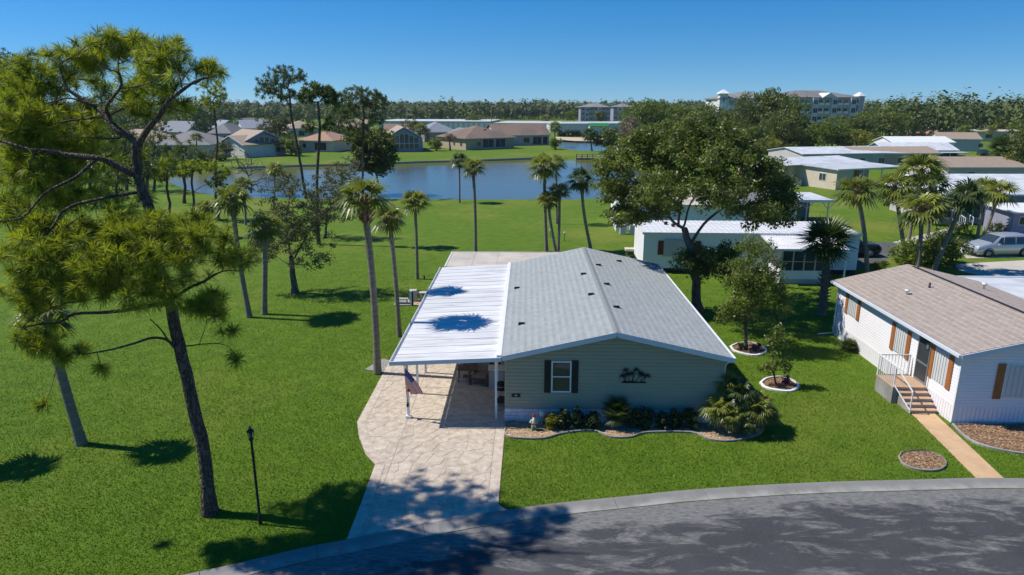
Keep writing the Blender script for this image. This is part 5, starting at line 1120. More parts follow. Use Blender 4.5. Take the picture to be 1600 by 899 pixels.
M().box(HX-.1, HX-.08, dy0, dy0+.06, dz, dz+1.95).box(HX-.1, HX-.08, dy0+.84, dy0+.9, dz, dz+1.95).box(HX-.1, HX-.08, dy0+.06, dy0+.84, dz+.8, dz+.88).box(HX-.1, HX-.08, dy0+.06, dy0+.84, dz, dz+.1).box(HX-.1, HX-.08, dy0+.06, dy0+.84, dz+1.88, dz+1.95).obj('door_rail', W['steel'], d_)
lp = XP(1453, 541, HX-.05); M().box(HX-.14, HX-.03, float(lp[1])-.07, float(lp[1])+.07, float(lp[2])-.12, float(lp[2])+.12).obj('wall_light', W['steel'], H2)
# entry steps
sy0 = dy0-.12; sy1 = dy0+1.25; sx0 = HX-1.45
st = thing('entry_steps', 'pale entry steps with orange wooden treads and a white railing against the white house', 'steps')
M().box(sx0, HX-.1, sy0, sy1, 0, dz-.05).obj('landing', W['concrete'], st); M().box(sx0-.02, HX-.1, sy0-.03, sy1+.02, dz-.05, dz).obj('tread', W['step_wood'], st)
for k in range(4):
    z = dz*(4-k)/5-.0; y1 = sy0-k*.24; M().box(sx0+.25, HX-.1, y1-.24, y1-.001*(k+1), 0, z-.04).obj('riser', W['concrete'], st); M().box(sx0+.22, HX-.1, y1-.27, y1-.002, z-.039, z).obj('tread', W['step_wood'], st)
rb = M(); tz = dz+.9
rb.bar((sx0+.02, sy0, tz), (sx0+.02, sy1, tz), .04); rb.bar((sx0+.02, sy1, tz), (HX-.12, sy1, tz), .04); rb.bar((sx0+.02, sy0, tz), (sx0+.24, sy0-1.0, .95), .04); rb.bar((sx0+.02, sy0, dz+.1), (sx0+.24, sy0-1.0, .14), .03)
rb.bar((sx0+.24, sy0-1.0, 0), (sx0+.24, sy0-1.0, .97), .04)
for y in (sy0, sy1): rb.bar((sx0+.02, y, dz), (sx0+.02, y, tz), .04)
rb.bar((HX-.13, sy1, dz), (HX-.13, sy1, tz), .04); rb.obj('railing', W['white'], st)
for k in range(9): M().bar((sx0+.14+k*.14, sy1, dz), (sx0+.14+k*.14, sy1, tz-.02), .018).obj('baluster', W['white'], st)
for k in range(9): M().bar((sx0+.02, sy0+.14+k*.15, dz), (sx0+.02, sy0+.14+k*.15, tz-.02), .018).obj('baluster', W['white'], st)
# carport roof behind the white house
c2 = thing('rear_carport', 'weathered grey flat carport roof with white edge behind the tan shingle roof', 'carport')
b = M().box(23.9, 30.5, 25.5, 37.2, 2.62, 2.74); b.obj('roof', W['flat_roof'], c2)
M().box(23.8, 23.9, 25.4, 37.3, 2.56, 2.80).obj('fascia', W['white'], c2); M().box(23.9, 30.6, 37.2, 37.3, 2.56, 2.80).obj('fascia', W['white'], c2)
for x, y in ((24.1, 37), (27, 37), (30.3, 37), (30.3, 31), (30.3, 26)): M().box(x-.05, x+.05, y-.05, y+.05, 0, 2.62).obj('post', W['white'], c2)

# ===== generic houses
def frame(pa, pb, z=0):
    a = G(*pa, z); b = G(*pb, z); return a, math.atan2(b[1]-a[1], b[0]-a[0]), float(np.linalg.norm((b-a)[:2]))
def house(name, label, pa, pb, depth, wh, roof, rh, wall_m, roof_m, wins=(), ov=.5, group=None, cat='house', skirt=None, width=None, extra=None):
    a, rot, w = frame(pa, pb); w = width or w; root = thing(name, label, cat, (a[0], a[1], 0), rot, group); d = depth
    if roof == 'gy': M().prism_y([(0, 0), (w, 0), (w, wh), (w/2, wh+rh*w/(w+2*ov)), (0, wh)], 0, d).obj('wall', W[wall_m], root); b = M(); roof_gable_y(b, -ov, w+ov, -ov, d+ov, wh+.1, wh+rh+.12, .1)
    elif roof == 'gx': M().prism_x([(0, 0), (0, wh), (d/2, wh+rh*d/(d+2*ov)), (d, wh), (d, 0)][::-1], 0, w).obj('wall', W[wall_m], root); b = M(); roof_gable_x(b, -ov, w+ov, -ov, d+ov, wh+.1, wh+rh+.12, .1)
    elif roof == 'hip': M().box(0, w, 0, d, 0, wh).obj('wall', W[wall_m], root); b = M(); roof_hip(b, -ov, w+ov, -ov, d+ov, wh+.12, wh+rh)
    else: M().box(0, w, 0, d, 0, wh).obj('wall', W[wall_m], root); b = M(); b.prism_x([(-ov, wh), (d+ov, wh+rh), (d+ov, wh+rh+.15), (-ov, wh+.15)], -ov, w+ov)
    rf = b.obj('roof', W[roof_m], root)
    fb = M()
    if roof == 'flat': fb.box(-ov-.02, w+ov+.02, -ov-.06, -ov-.005, wh-.05, wh+.17)
    elif roof == 'gy': fb.bar((-ov, -ov-.03, wh+.03), (w/2, -ov-.03, wh+rh+.05), .05, .2); fb.bar((w/2, -ov-.03, wh+rh+.05), (w+ov, -ov-.03, wh+.03), .05, .2)
    else: fb.box(-ov, w+ov, -ov-.06, -ov-.005, wh-.06, wh+.09)
    fb.obj('fascia', W['fascia'], root)
    for wd in wins:
        side, u, z, ww, hh = wd[:5]; o = dict(wd[5]) if len(wd) > 5 else {}
        if side == 'f': window(root, (u, -.0, z), ww, hh, 'y', -1, **o)
        elif side == 'l': window(root, (0, u, z), ww, hh, 'x', -1, **o)
        elif side == 'r': window(root, (w, u, z), ww, hh, 'x', 1, **o)
    if extra: extra(root, w, d)
    return root
S = dict(gl='screen')
# far shore homes
house('far_house', 'grey hip roofed house with wide dark openings beyond the pond, beside the forked pine', (236,248), (328,248), 15, 3.0, 'hip', 3.0, 'stucco_white', 'grey_roof',
      [('f', .6, .5, 4.6, 2.3, dict(gl='screen', mull=2)), ('f', 5.6, .5, 3., 2.3, S), ('r', 3, 1, 1.2, 1.2)], .7, 'homes beyond the pond')
def arched(root, w, d):
    lo, hi = 1.2, w-1.; n = 6
    for i in range(n):
        u0 = lo+(hi-lo)*i/n; u1 = lo+(hi-lo)*(i+1)/n-.15; c = (u0+u1)/2; h = 3.2+1.7*max(0, 1-abs(c-w/2)/(w/2))-.2
        f = M().box(u0-.06, u1+.06, -.08, -.01, .7, h+.06).obj('window', W['white'], root)
        M().box(u0, u1, -.11, -.081, .76, 2.1).box(u0, u1, -.11, -.081, 2.2, h).obj('pane', W['glass'], f)
house('far_house', 'tan roofed gabled house with tall dark windows beyond the pond, behind leafless branches', (383,246), (446,243), 14, 3.3, 'gy', 2.6, 'blue_wall', 'tan_roof', [], .5, 'homes beyond the pond', extra=arched)
house('far_house', 'tan roofed wing of white walls left of the tall windowed gable, trees before it', (345,244), (383,247), 10, 2.8, 'gy', 2.0, 'stucco_white', 'tan_roof', [('f', 1, .9, 1.2, 1.2), ('f', 3.4, .9, 1, 1.4)], .5, 'homes beyond the pond')
house('far_house', 'orange tan roofed house with cream walls between the thin pine trunks', (468,237), (520,238), 12, 2.8, 'hip', 2.2, 'stucco_cream', 'orange_roof', [('f', 4.5, .4, 3.5, 2., S), ('f', 1, .9, 1.2, 1.2)], .6, 'homes beyond the pond')
house('far_house', 'gabled house with an arched fan of windows at the water, beside the dark tree', (603,238), (661,237), 16, 3.2, 'gy', 3.0, 'blue_wall', 'tan_roof', [], .5, 'homes beyond the pond', extra=arched)
house('far_house', 'brown hip roofed house with wide dark lanai screens in the middle of the far shore', (728,235), (803,232), 16, 3.0, 'hip', 3.2, 'stucco_tan', 'brown_roof',
      [('f', 3.4, .9, 1.4, 1.3), ('f', 5.2, .5, 3.6, 2.3, dict(gl='screen', mull=2)), ('f', 9.3, .5, 3.3, 2.3, dict(gl='screen', mull=2)), ('l', 2, .9, 1.2, 1.2), ('l', 6, .9, 1.2, 1.2)], .7, 'homes beyond the pond')
house('far_house', 'cream walled wing with brown roof left of the hip roofed lakeside house', (690,229), (727,233), 12, 2.8, 'gx', 2.4, 'stucco_cream', 'grey_roof', [('f', 1.2, .9, 1.2, 1.2), ('f', 3.6, .9, 1.2, 1.2), ('f', 6, .2, 1., 2.)], .5, 'homes beyond the pond')
house('far_house', 'long brown gable roofed house behind and right of the hip roofed lakeside house', (775,228.5), (858,227), 13, 3.0, 'gx', 3.2, 'stucco_grey', 'brown_roof', [('f', 8.5, .8, 2.0, 1.6), ('f', 11.5, .3, 2.8, 2.3, dict(gl='screen', mull=2)), ('f', 14.6, .3, 1.6, 2.3, S)], .5, 'homes beyond the pond')
for i, (pa, pb, d, rf, rt, rh, wm) in enumerate([((598,222),(640,222),12,'gx','brown_roof',2.5,'stucco_tan'), ((664,222),(715,221),14,'hip','blue_roof',3.2,'stucco_tan'), ((292,222),(330,220),14,'gy','blue_roof',3.4,'stucco_white'), ((328,224),(362,224),14,'hip','grey_roof',3.,'blue_wall'),
      ((342,216),(378,215),12,'gy','blue_roof',3.2,'stucco_white'), ((382,214),(425,213),14,'gx','blue_roof',3.,'stucco_white'), ((365,207),(395,207),14,'gy','tan_roof',3.,'stucco_white'), ((400,206),(440,205),14,'hip','tan_roof',2.8,'stucco_cream'), ((448,214),(500,213),14,'hip','tan_roof',2.8,'stucco_cream'),
      ((232,216),(290,214),16,'hip','tan_roof',3.4,'stucco_cream'), ((520,212),(570,212),14,'gx','tan_roof',3.,'stucco_cream'), ((150,240),(215,246),14,'hip','tan_roof',3.,'stucco_cream'), ((312,207),(345,206),14,'gx','grey_roof',3.,'stucco_white')]):
    lab = ['brown gable roof showing above the arched window house', 'blue grey hip roof behind the small palm between the lakeside houses', 'blue grey gabled house behind the right end of the hip roofed house', 'grey hip roofed house with blue walls left of the tan gabled one', 'blue grey gable roof higher up the street behind the slim pine', 'long blue grey roof behind the tan gabled house', 'small tan gable at the back of the blue roofs', 'tan hip roof at the back right of the blue roofs', 'tan hip roof seen between the tall pine trunks', 'tan hip roof behind the forked pine', 'tan roof behind the dense crowned pine', 'tan roofed house behind the limbs of the big pine', 'grey roof at the very back of the street behind the slim pine'][i]
    house('far_house', lab, pa, pb, d, 3.0, rf, rh, wm, rt, [('f', 1.5, .9, 1.5, 1.3), ('f', 4.5, .3, 2.2, 2., S)], .5, 'rooftops of the homes behind the shore')
# storage buildings
def storage(label, pa, pb, d, wm, door, n):
    r = house('storage_building', label, pa, pb, d, 3.6, 'flat', .3, wm, 'flat_roof', [], .3, 'long white storage buildings', 'storage building')
    w = frame(pa, pb)[2]
    for i in range(n): u = w*(i+.2)/n; M().box(u, u+w/n*.6, -.06, -.01, .1, 2.9).obj('roller_door', W[door], r)
storage('long white roofed storage building with cream and white walls behind the far homes, left', (590,201), (765,202), 30, 'stucco_cream', 'white', 22)
storage('long white roofed storage building with blue white doors, right of the dark round tree', (772,205), (862,206), 22, 'stucco_white', 'storm', 12)
storage('white storage building with blue grey doors left of the brown leafless crown', (860,207), (1000,206), 20, 'stucco_white', 'storm', 16)
gr = thing('green_awning_building', 'low building with a green striped awning roof on the storage yard', 'building', tuple(G(921,208)), 0)
M().box(0, 8, 0, 6, 0, 2.6).obj('wall', W['stucco_white'], gr)
W['green'] = mat('green_metal', (.05,.32,.07), (.04,.27,.06), scale=2, rough=.5); W['green_dark'] = mat('dark_green_metal', (.015,.09,.03), (.01,.07,.02), rough=.6)
for k in range(4): M().prism_x([(-.6+k*.8, 2.7+k*.35), (.2+k*.8, 3.05+k*.35), (.2+k*.8, 3.12+k*.35), (-.6+k*.8, 2.77+k*.35)], -.3, 8.3).obj('awning_slat', W['green_dark' if k % 2 == 0 else 'green'], gr)
# apartments
def apartment(label, pa, pb, d, floors, fh, wm, roof_m, rh, cols, group=None, ztop=None, rails=True):
    a, rot, w = frame(pa, pb); h = floors*fh; r = thing('apartment_building', label, 'apartment building', (a[0], a[1], 0), rot, group)
    M().box(0, w, 0, d, 0, h).obj('wall', W[wm], r); b = M(); roof_hip(b, -.8, w+.8, -.8, d+.8, h+.2, h+rh, .4); b.obj('roof', W[roof_m], r)
    for c in range(cols):
        u = w*(c+.15)/cols; cw = w/cols*.7
        if c % 3 == 1: M().box(u-.3, u+cw+.3, -1.4, -.01, 0, h-.02).obj('bay', W['stucco_white' if wm != 'blue_wall' else 'stucco_grey'], r); o = -1.41
        else: o = -.01
        for f in range(floors):
            z = f*fh+.7; fr = M().box(u, u+cw, o-.08, o, z, z+fh*.62).obj('window', W['white'], r); M().box(u+.12, u+cw/2-.06, o-.11, o-.081, z+.12, z+fh*.62-.12).box(u+cw/2+.06, u+cw-.12, o-.11, o-.081, z+.12, z+fh*.62-.12).obj('pane', W['glass'], fr)
            if rails and c % 3 != 1: M().box(u-.2, u+cw+.2, o-1.0, o-.12, z-.25, z-.1).box(u-.2, u+cw+.2, o-1.0, o-.95, z-.1, z+.8).obj('balcony', W['white' if wm != 'blue_wall' else 'stucco_grey'], r)
    return r, w, h
apartment('blue grey three storey apartment block beyond the storage buildings', (907,191), (953,191), 16, 3, 3.3, 'blue_wall', 'grey_roof', 2.6, 7, 'blue grey apartment blocks')
apartment('second blue grey apartment block, right of the first and half hidden', (958,189), (990,189), 16, 3, 3.3, 'blue_wall', 'grey_roof', 2.6, 5, 'blue grey apartment blocks')
r, w, h = apartment('large cream four storey apartment block with grey hip roof rising above the trees', (1222,206), (1340,205), 26, 4, 3.7, 'stucco_cream', 'grey_roof', 3.4, 12)
b = M(); b.prism_y([(w*.45, h), (w*.65, h), (w*.55, h+2.2)], -1.6, 6); b.obj('dormer', W['stucco_white'], r); M().box(w-2.2, w+.6, -1.2, 3, 0, h+.6).obj('corner_tower', W['stucco_grey'], r)
b = M(); roof_hip(b, w-2.6, w+1., -1.6, 3.4, h+.8, h+2.4, .2); b.obj('tower_roof', W['white'], r)
r, w, h = apartment('left wing of the cream apartment block with a white cupola', (1122,206), (1215,206), 24, 4, 3.6, 'stucco_white', 'grey_roof', 3.0, 9)
M().box(-.5, 3.2, -.6, 3, 0, h+2.).obj('corner_tower', W['stucco_white'], r); b = M(); roof_hip(b, -1.1, 3.8, -1.2, 3.6, h+2.2, h+4, .2); b.obj('tower_roof', W['white'], r); M().box(.9, 1.7, -.68, -.61, h-1.2, h+.6).obj('window', W['glass'], r)
house('far_house', 'pinkish tan roof peeking out of the treeline above the far yard', (1451,196), (1476,196), 12, 6.5, 'hip', 3.6, 'stucco_tan', 'tan_roof', [], .5)

# ===== mobile homes, middle distance right
# white trailer home (behind the big oak)
A = G(1000,427); H3 = thing('white_mobile_home', 'white flat roofed mobile home with red shutters and a screened porch behind the big oak', 'mobile home', (8.55, 49.2, 0), R(-1.5)); L3 = 15.4; D3 = 5.2; z3 = 2.95
M().box(0, L3, 0, D3, .35, z3).obj('wall', W['siding_white'], H3); M().box(.05, L3-.05, .05, D3, -.05, .35).obj('skirt', W['screen'], H3)
b = M()
for k in range(40): b.box(.05+k*.38, .05+k*.38+.30, .02, .049, .0, .34)
tag(b.obj('skirt_blocks', W['black'], H3), kind='stuff')
b = M().box(-.12, L3+.1, -.12, D3+.1, z3, z3+.07); rr3 = b.obj('roof', W['pan_roof'], H3)
for k in range(38): M().box(-.1+k*.405, -.06+k*.405, -.11, D3+.09, z3+.0705, z3+.10).obj('roof_rib', W['pan_roof'], rr3)
M().box(-.14, L3+.12, -.16, -.121, z3-.06, z3+.08).obj('fascia', W['white'], H3)
for u in (1.05, 3.0+.75):
    b = M().box(u, u+.38, -.05, -.005, 1.35, 2.4); b.obj('shutter', W['red_shutter'], H3)
M().box(1.46, 3.7, -.12, -.006, 1.25, 2.5).obj('window', W['stucco_grey'], H3)
for p in ((2.1, 3.3), (2.5, 2.4)): M().lathe([(.14, 0), (.14, .12), (.18, .14), (.1, .24)], (p[0], p[1], z3+.07), 8).obj('roof_vent', W['black'], rr3)
# porch in front
fx0, fx1, fy = 9.0, 13.0, -2.9
pr = M().prism_x([(fy-.3, 2.45), (0, 2.85), (0, 2.9), (fy-.3, 2.5)], 8.3, 13.4).obj('porch_roof', W['pan_roof'], H3)
for k in range(26): M().prism_x([(fy-.3, 2.501), (0, 2.901), (0, 2.94), (fy-.3, 2.54)], 8.3+k*.2, 8.34+k*.2).obj('roof_rib', W['pan_roof'], pr)
M().box(8.3, 13.4, fy-.35, fy-.301, 2.38, 2.53).obj('gutter', W['white'], H3)
M().box(fx0, 12.0, fy, fy+.1, .35, .95).box(fx0, fx0+.1, fy+.1, 0, .35, .95).obj('knee_wall', W['siding_white'], H3); M().box(fx0, 12.0, fy+.02, 0, -.05, .35).obj('porch_base', W['stucco_grey'], H3)
for k in range(5): x = fx0+k*.75; M().box(x, x+.09, fy+.0, fy+.09, .95, 2.46).obj('porch_post', W['stucco_cream'], H3)
for k in range(4): x = fx0+k*.75+.09; M().box(x, x+.66, fy+.03, fy+.05, .95, 2.46).obj('screen_panel', W['screen'], H3); M().box(x, x+.66, fy+.02, fy+.07, 1.55, 1.6).obj('screen_rail', W['stucco_cream'], H3)
M().box(13.2, 13.3, fy-.2, fy-.1, 0, 2.45).obj('porch_post', W['white'], H3)
b = M().bar((5.2, -1.3, .05), (4.6, -.05, 2.2), .1); b.obj('leaning_pole', W['white'], H3)
ta = thing('wooden_tray', 'pale wooden box at the left end of the white mobile home', 'box', tuple(G(988,402))); M().box(-.6, .5, -.3, .5, .55, .72).obj('top', W['stucco_cream'], ta)
for x, y in ((-.5,-.2), (.4,-.2), (-.5,.4), (.4,.4)): M().box(x, x+.07, y, y+.07, 0, .55).obj('leg', W['wood'], ta)
# beige home behind it
A, rot, w = frame((962,362), (1062,362)); H4 = thing('beige_mobile_home', 'beige roofed home behind the white trailer with air units at its left end', 'mobile home', (A[0], A[1], 0), R(-3))
M().prism_x([(0, 0), (0, 2.6), (4, 3.35), (8, 2.6), (8, 0)][::-1], 0, 17).obj('wall', W['siding_white'], H4)
b = M(); roof_gable_x(b, .9, 9.2, -.5, 8.5, 2.75, 3.75); b.obj('roof', W['beige_roof'], H4); b = M(); roof_gable_x(b, 9.22, 17.3, -.5, 8.5, 2.7, 3.7); b.obj('roof', W['grey_roof'], H4)
window(H4, (.35, -.0, 1.3), 1.1, 1.1, 'y', -1, gl='screen', mull=2); M().box(1.9, 3.2, -1.4, -.01, 0, 1.9).obj('closet', W['stucco_white'], H4); M().box(3.3, 4.2, -.8, -.01, 0, 1.9).obj('shed_door', W['blue_wall'], H4)
for x in (.3, 1.2): M().box(x, x+.55, -1.6, -1., .02, .9).obj('air_unit', W['stucco_white'], H4)
cpt = thing('white_carport', 'white flat carport roof on braced white posts behind the oak crown', 'carport', tuple(G(1152,352)), R(-2))
M().box(0, 9.2, -.6, 6, 2.55, 2.7).obj('roof', W['flat_roof'], cpt); M().box(-.05, 9.25, -.68, -.61, 2.48, 2.74).obj('fascia', W['white'], cpt)
for x in (.7, 4.6, 6.8, 8.9): M().bar((x, 0, 0), (x, 0, 2.55), .1).bar((x, 0, 1.7), (x-.7, 0, 2.5), .07).bar((x, 0, 1.7), (x+.7, 0, 2.5), .07).obj('post', W['white'], cpt)
M().box(2, 9, 5.2, 5.4, 0, 2.55).obj('wall', W['blue_wall'], cpt)
# cream home with flat white roofs
A = G(1305,297); H5 = thing('cream_mobile_home', 'cream sided home with wide white flat roofs on the lawn left of the palm cluster', 'mobile home', (A[0], A[1], 0), R(24))
M().box(0, 3.2, 0, 5.6, 0, 2.85).obj('wall', W['stucco_cream'], H5); M().box(-2.6, 13, 7.6, 18, 0, 2.95).box(0, 13, 5.6, 7.6, 0, 2.95).obj('wall', W['stucco_cream'], H5)
window(H5, (0, 1.9, 1.1), 1.3, 1.1, 'x', -1, gl='glass', mull=2); window(H5, (-2.6, 9, 1.1), 1.1, 1.2, 'x', -1); window(H5, (-2.6, 12, 1.1), 1.1, 1.2, 'x', -1)
window(H5, (4.2, 5.6, .3), 1, 2.1, 'y', -1, gl='screen'); window(H5, (6.4, 5.6, .9), 1.6, 1.2, 'y', -1, mull=2); window(H5, (9.6, 5.6, .9), 1.6, 1.2, 'y', -1, mull=2)
M().prism_x([(-.4, 2.86), (6.2, 3.02), (6.2, 3.14), (-.4, 2.98)], -.4, 13).obj('carport_roof', W['flat_roof'], H5); M().box(-.45, 13.05, -.47, -.405, 2.8, 3.0).obj('fascia', W['white'], H5)
b = M(); roof_gable_x(b, -3.2, 13.4, 6.21, 18.4, 3.15, 3.75); b.obj('roof', W['flat_roof'], H5)
for x in (5.2, 9, 12.7): M().box(x, x+.12, .0, .12, 0, 2.86).obj('post', W['white'], H5)
M().prism_x([(7, 2.7), (13, 2.85), (13, 2.95), (7, 2.8)], -6.5, -3.22).obj('side_awning', W['flat_roof'], H5)
M().box(-1.4, -.7, 5.8, 6.5, 0, 1.).obj('air_unit', W['stucco_white'], H5)
house('mobile_home', 'white roofed home with low gable end directly behind the cream sided home', (1252,266), (1416,263), 12, 2.9, 'gx', .9, 'stucco_grey', 'flat_roof', [('f', 12, 1, 1.2, 1.1), ('f', 16, 1, 1.4, 1.1, dict(mull=2))], .3, 'long mobile homes at the right', 'mobile home')
house('mobile_home', 'long tan brown roofed home ending beside the teal gable', (1338,264), (1466,263), 9, 2.8, 'gx', 1.0, 'stucco_tan', 'tan_roof', [('f', 3, 1, 1.2, 1.1), ('f', 8, 1, 1.2, 1.1)], .3, 'long mobile homes at the right', 'mobile home')
def teal(root, w, d):
    M().box(w-6, w+.6, -2.6, -2.5, .2, 1.3).obj('porch_skirt', W['storm'], root); M().box(w-6.2, w+.7, -3., -.35, 2.55, 2.68).obj('porch_roof', W['storm'], root)
    for x in (w-6, w-3, w): M().box(x, x+.1, -2.6, -2.5, 0, 2.55).obj('post', W['white'], root)
W['teal'] = mat('teal_wall', (.08,.24,.30), (.06,.2,.26), rough=.7)
house('mobile_home', 'long pale teal roofed home whose teal gable end faces right', (1380,258), (1492,258), 8, 2.9, 'gx', 1.3, 'teal', 'flat_roof', [('f', 10, 1, 1.2, 1.1), ('r', 2, 1, 1.3, 1.2)], .3, 'long mobile homes at the right', 'mobile home', extra=teal)
house('mobile_home', 'long brilliant white roofed home behind the pale teal one', (1392,243), (1488,243), 9, 3., 'gx', 1.2, 'siding_white', 'white', [('r', 3, 1, 1.3, 1.2)], .3, 'long mobile homes at the right', 'mobile home')
house('mobile_home', 'tan roofed grey home right of the brilliant white roof', (1466,236), (1530,237), 10, 3.1, 'gx', 1.5, 'stucco_grey', 'tan_roof', [('f', 9, 1, 1.2, 1.1), ('f', 12, 1, 1.2, 1.1)], .3, 'long mobile homes at the right', 'mobile home')
house('long_building', 'long low cream building at the back of the far yard near the right edge', (1522,221), (1610,222), 12, 3.2, 'flat', .2, 'stucco_cream', 'beige_roof', [('f', 3, 1, 2, 1.4), ('f', 8, 1, 2, 1.4), ('f', 13, 1, 2, 1.4)], .4, None, 'building')
# grey roofed home with gabled screen porch at the right
A = G(1466,350); H9 = thing('grey_roofed_home', 'grey roofed home with a white framed gable screen porch behind the leaning palm', 'mobile home', (A[0], A[1], 0), R(0))
m9 = mpp(A[1]); gw = 4.6
M().box(gw+.1, 16, 1.0, 12, 0, 2.9).obj('wall', W['blue_wall'], H9)
M().prism_y([(.05, .7), (gw-.05, .7), (gw-.05, 2.75), (gw/2, 3.75), (.05, 2.75)], .08, 10).obj('porch', W['screen'], H9); M().box(0, gw, .05, 10, 0, .7).obj('porch_base', W['stucco_grey'], H9)
fb = M(); 
for x in (0, 1.2, 2.1, 3.3, gw-.09): fb.box(x, x+.09, 0, .07, .7, 2.75)
fb.box(0, gw, 0, .069, 2.62, 2.72); fb.box(gw/2-.04, gw/2+.04, 0, .068, 2.72, 3.7); fb.box(1.29, 2.1, 0, .066, 1.6, 1.68); fb.box(1.1, 1.18, 0, .066, 2.72, 3.2); fb.box(3.4, 3.48, 0, .066, 2.72, 3.2); fb.obj('porch_frame', W['white'], H9)
b = M(); roof_gable_y(b, -.4, gw+.4, -.4, 12.2, 2.9, 3.95, .1); b.obj('roof', W['flat_roof'], H9); b = M(); b.bar((-.4, -.43, 2.85), (gw/2, -.43, 3.88), .05, .2); b.bar((gw/2, -.43, 3.88), (gw+.4, -.43, 2.85), .05, .2); b.obj('fascia', W['white'], H9)
b = M(); b.prism_x([(.5, 2.9), (12, 3.9), (12, 4.0), (.5, 3.0)], gw+.42, 17); b.obj('roof', W['flat_roof'], H9); M().box(gw+.42, 17, .42, .49, 2.84, 3.02).obj('fascia', W['white'], H9)
for x in (6, 9, 13): window(H9, (x, 1.0, 1.2), 1.2, 1.2, 'y', -1)
s9 = thing('porch_stairs', 'white railed stairs leading up to the gabled screen porch', 'stairs', (A[0]+1.2, A[1]-.02, 0), R(20))
for k in range(4): M().box(0, 1.1, -.3-.3*k, -.3*k-.002, 0, .62-.15*k).obj('step', W['concrete'], s9)
for x in (0, 1.1):
    M().bar((x, -.1, 1.5), (x, -1.6, .85), .06).bar((x, -.1, .6), (x, -.1, 1.5), .06).bar((x, -1.6, 0), (x, -1.6, .85), .06).obj('railing', W['white'], s9)
    for k in range(6): M().bar((x, -.3-k*.22, .3), (x, -.3-k*.22, 1.42-k*.095), .03).obj('baluster', W['white'], s9)
sh = thing('storage_shed', 'pale blue grey shed with white flat roof, right behind the silver minivan', 'shed', tuple(G(1578,372)), 0)
M().box(0, 6, 0, 4, 0, 2.4).obj('wall', W['blue_wall'], sh); M().prism_x([(-.5, 2.35), (4.2, 2.6), (4.2, 2.7), (-.5, 2.45)], -.4, 6.4).obj('roof', W['white'], sh); window(sh, (.5, 0, 1.2), .8, .8, 'y', -1)
house('mobile_home', 'tan brown roofed home above the gabled screen porch, small vents on the roof', (1478,290), (1600,290), 12, 2.7, 'gx', 1.1, 'stucco_grey', 'tan_roof', [('f', 3, 1, 1.2, 1.1)], .4, 'long mobile homes at the right', 'mobile home')

# ---------------------------------------------------------------- small things
# black lamp post
q = G(407,819.5); lpst = thing('lamp_post', 'slim black lamp post on the lawn beside the big pine', 'lamp post', tuple(q))
M().lathe([(.055, -.05), (.055, .25), (.038, .3), (.036, 2.7), (.045, 2.72)], n=10).obj('pole', W['black'], lpst)
lh = M().lathe([(.05, 2.72), (.075, 2.78), (.07, 2.80)], n=8).lathe([(.10, 3.0), (.115, 3.02), (.05, 3.10), (.02, 3.12), (.03, 3.15), (.005, 3.20)], n=8)
for k in range(4): a = R(45+90*k); lh.bar((.065*math.cos(a), .065*math.sin(a), 2.79), (.09*math.cos(a), .09*math.sin(a), 3.0), .012)
lh = lh.obj('lamp_head', W['black'], lpst); M().lathe([(.045, 2.80), (.06, 2.99)], n=8).obj('glass', W['glass'], lh)

# flag on the first carport post
fp0 = np.array([-4.62, 24.52, .62]); tip = V(631.5, 572.5, 24.15)
fl = thing('flag_pole', 'short dark flag pole slanting up from the first white carport post', 'flag pole'); M().tube([tuple(fp0), tuple(tip)], [.012, .01], 6).obj('pole', W['dark_wood'], fl); M().lathe([(.012, 0), (.02, .01), (.012, .03)], tuple(tip), 6).obj('finial', W['black'], fl)
M().box(-4.66, -4.58, 24.48, 24.6, .56, .68).obj('bracket', W['black'], fl)
flag = thing('national_flag', 'striped red and white flag with a starry blue corner hanging from the slanted pole', 'flag')
W['red'] = mat('flag_red', (.50,.012,.02), (.44,.01,.02), rough=.8); W['fwhite'] = mat('flag_white', (.72,.70,.68), (.66,.64,.63), rough=.8); W['blue'] = mat('flag_blue', (.012,.03,.22), (.01,.025,.18), rough=.8)
A0 = V(632.5, 575, 24.16); B0 = V(642, 616.5, 24.42); A1 = V(645, 589, 24.22); A2 = V(653.5, 598, 24.24); B1 = V(661.5, 616, 24.34)
def flagpt(s, t):   # s along hoist 0 top..1 bottom ; t along the fly (cloth hangs down from the pole)
    hoist = A0+(fp0*.45+tip*.55-A0)*s*.9
    low = B1*(1-s)+B0*s; mid = (A2*(1-s)+(hoist*.45+B0*.55)*s) if True else 0
    p = (1-t)**2*hoist+2*t*(1-t)*mid+t*t*low
    return p+np.array([0, .03*math.sin(s*13+t*3)*t, 0])
NS, NT = 39, 14
for nm, m, sel in (('red_stripes', 'red', lambda i, j: (i//3) % 2 == 0), ('white_stripes', 'fwhite', lambda i, j: (i//3) % 2 == 1), ('canton', 'blue', None)):
    b = M()
    for i in range(NS):
        for j in range(NT):
            can = i < 21 and j < 6
            if (nm == 'canton') == can and (can or sel(i, j)):
                P_ = [flagpt(i/NS, j/NT), flagpt((i+1)/NS, j/NT), flagpt((i+1)/NS, (j+1)/NT), flagpt(i/NS, (j+1)/NT)]
                b.add(P_, [(0,1,2,3)], True)
    b.obj(nm, W[m], flag)
b = M()
for i in range(9):
    for j in range(5):
        p = flagpt((i*2+1.5+(j % 2))/NS, (j+.6)/NT)+np.array([0, -.012, 0]); s_ = .011
        pts = [(p[0]+s_*(1 if k % 2 == 0 else .42)*math.sin(k*math.pi/5), p[1], p[2]+s_*(1 if k % 2 == 0 else .42)*math.cos(k*math.pi/5)) for k in range(10)]
        b.add(pts, [tuple(range(10))[::-1]])
b.obj('stars', W['fwhite'], flag)
ws = thing('wind_sock', 'small yellow and red cloth bow tied behind the striped flag', 'wind sock', tuple(V(639, 607, 24.4)))
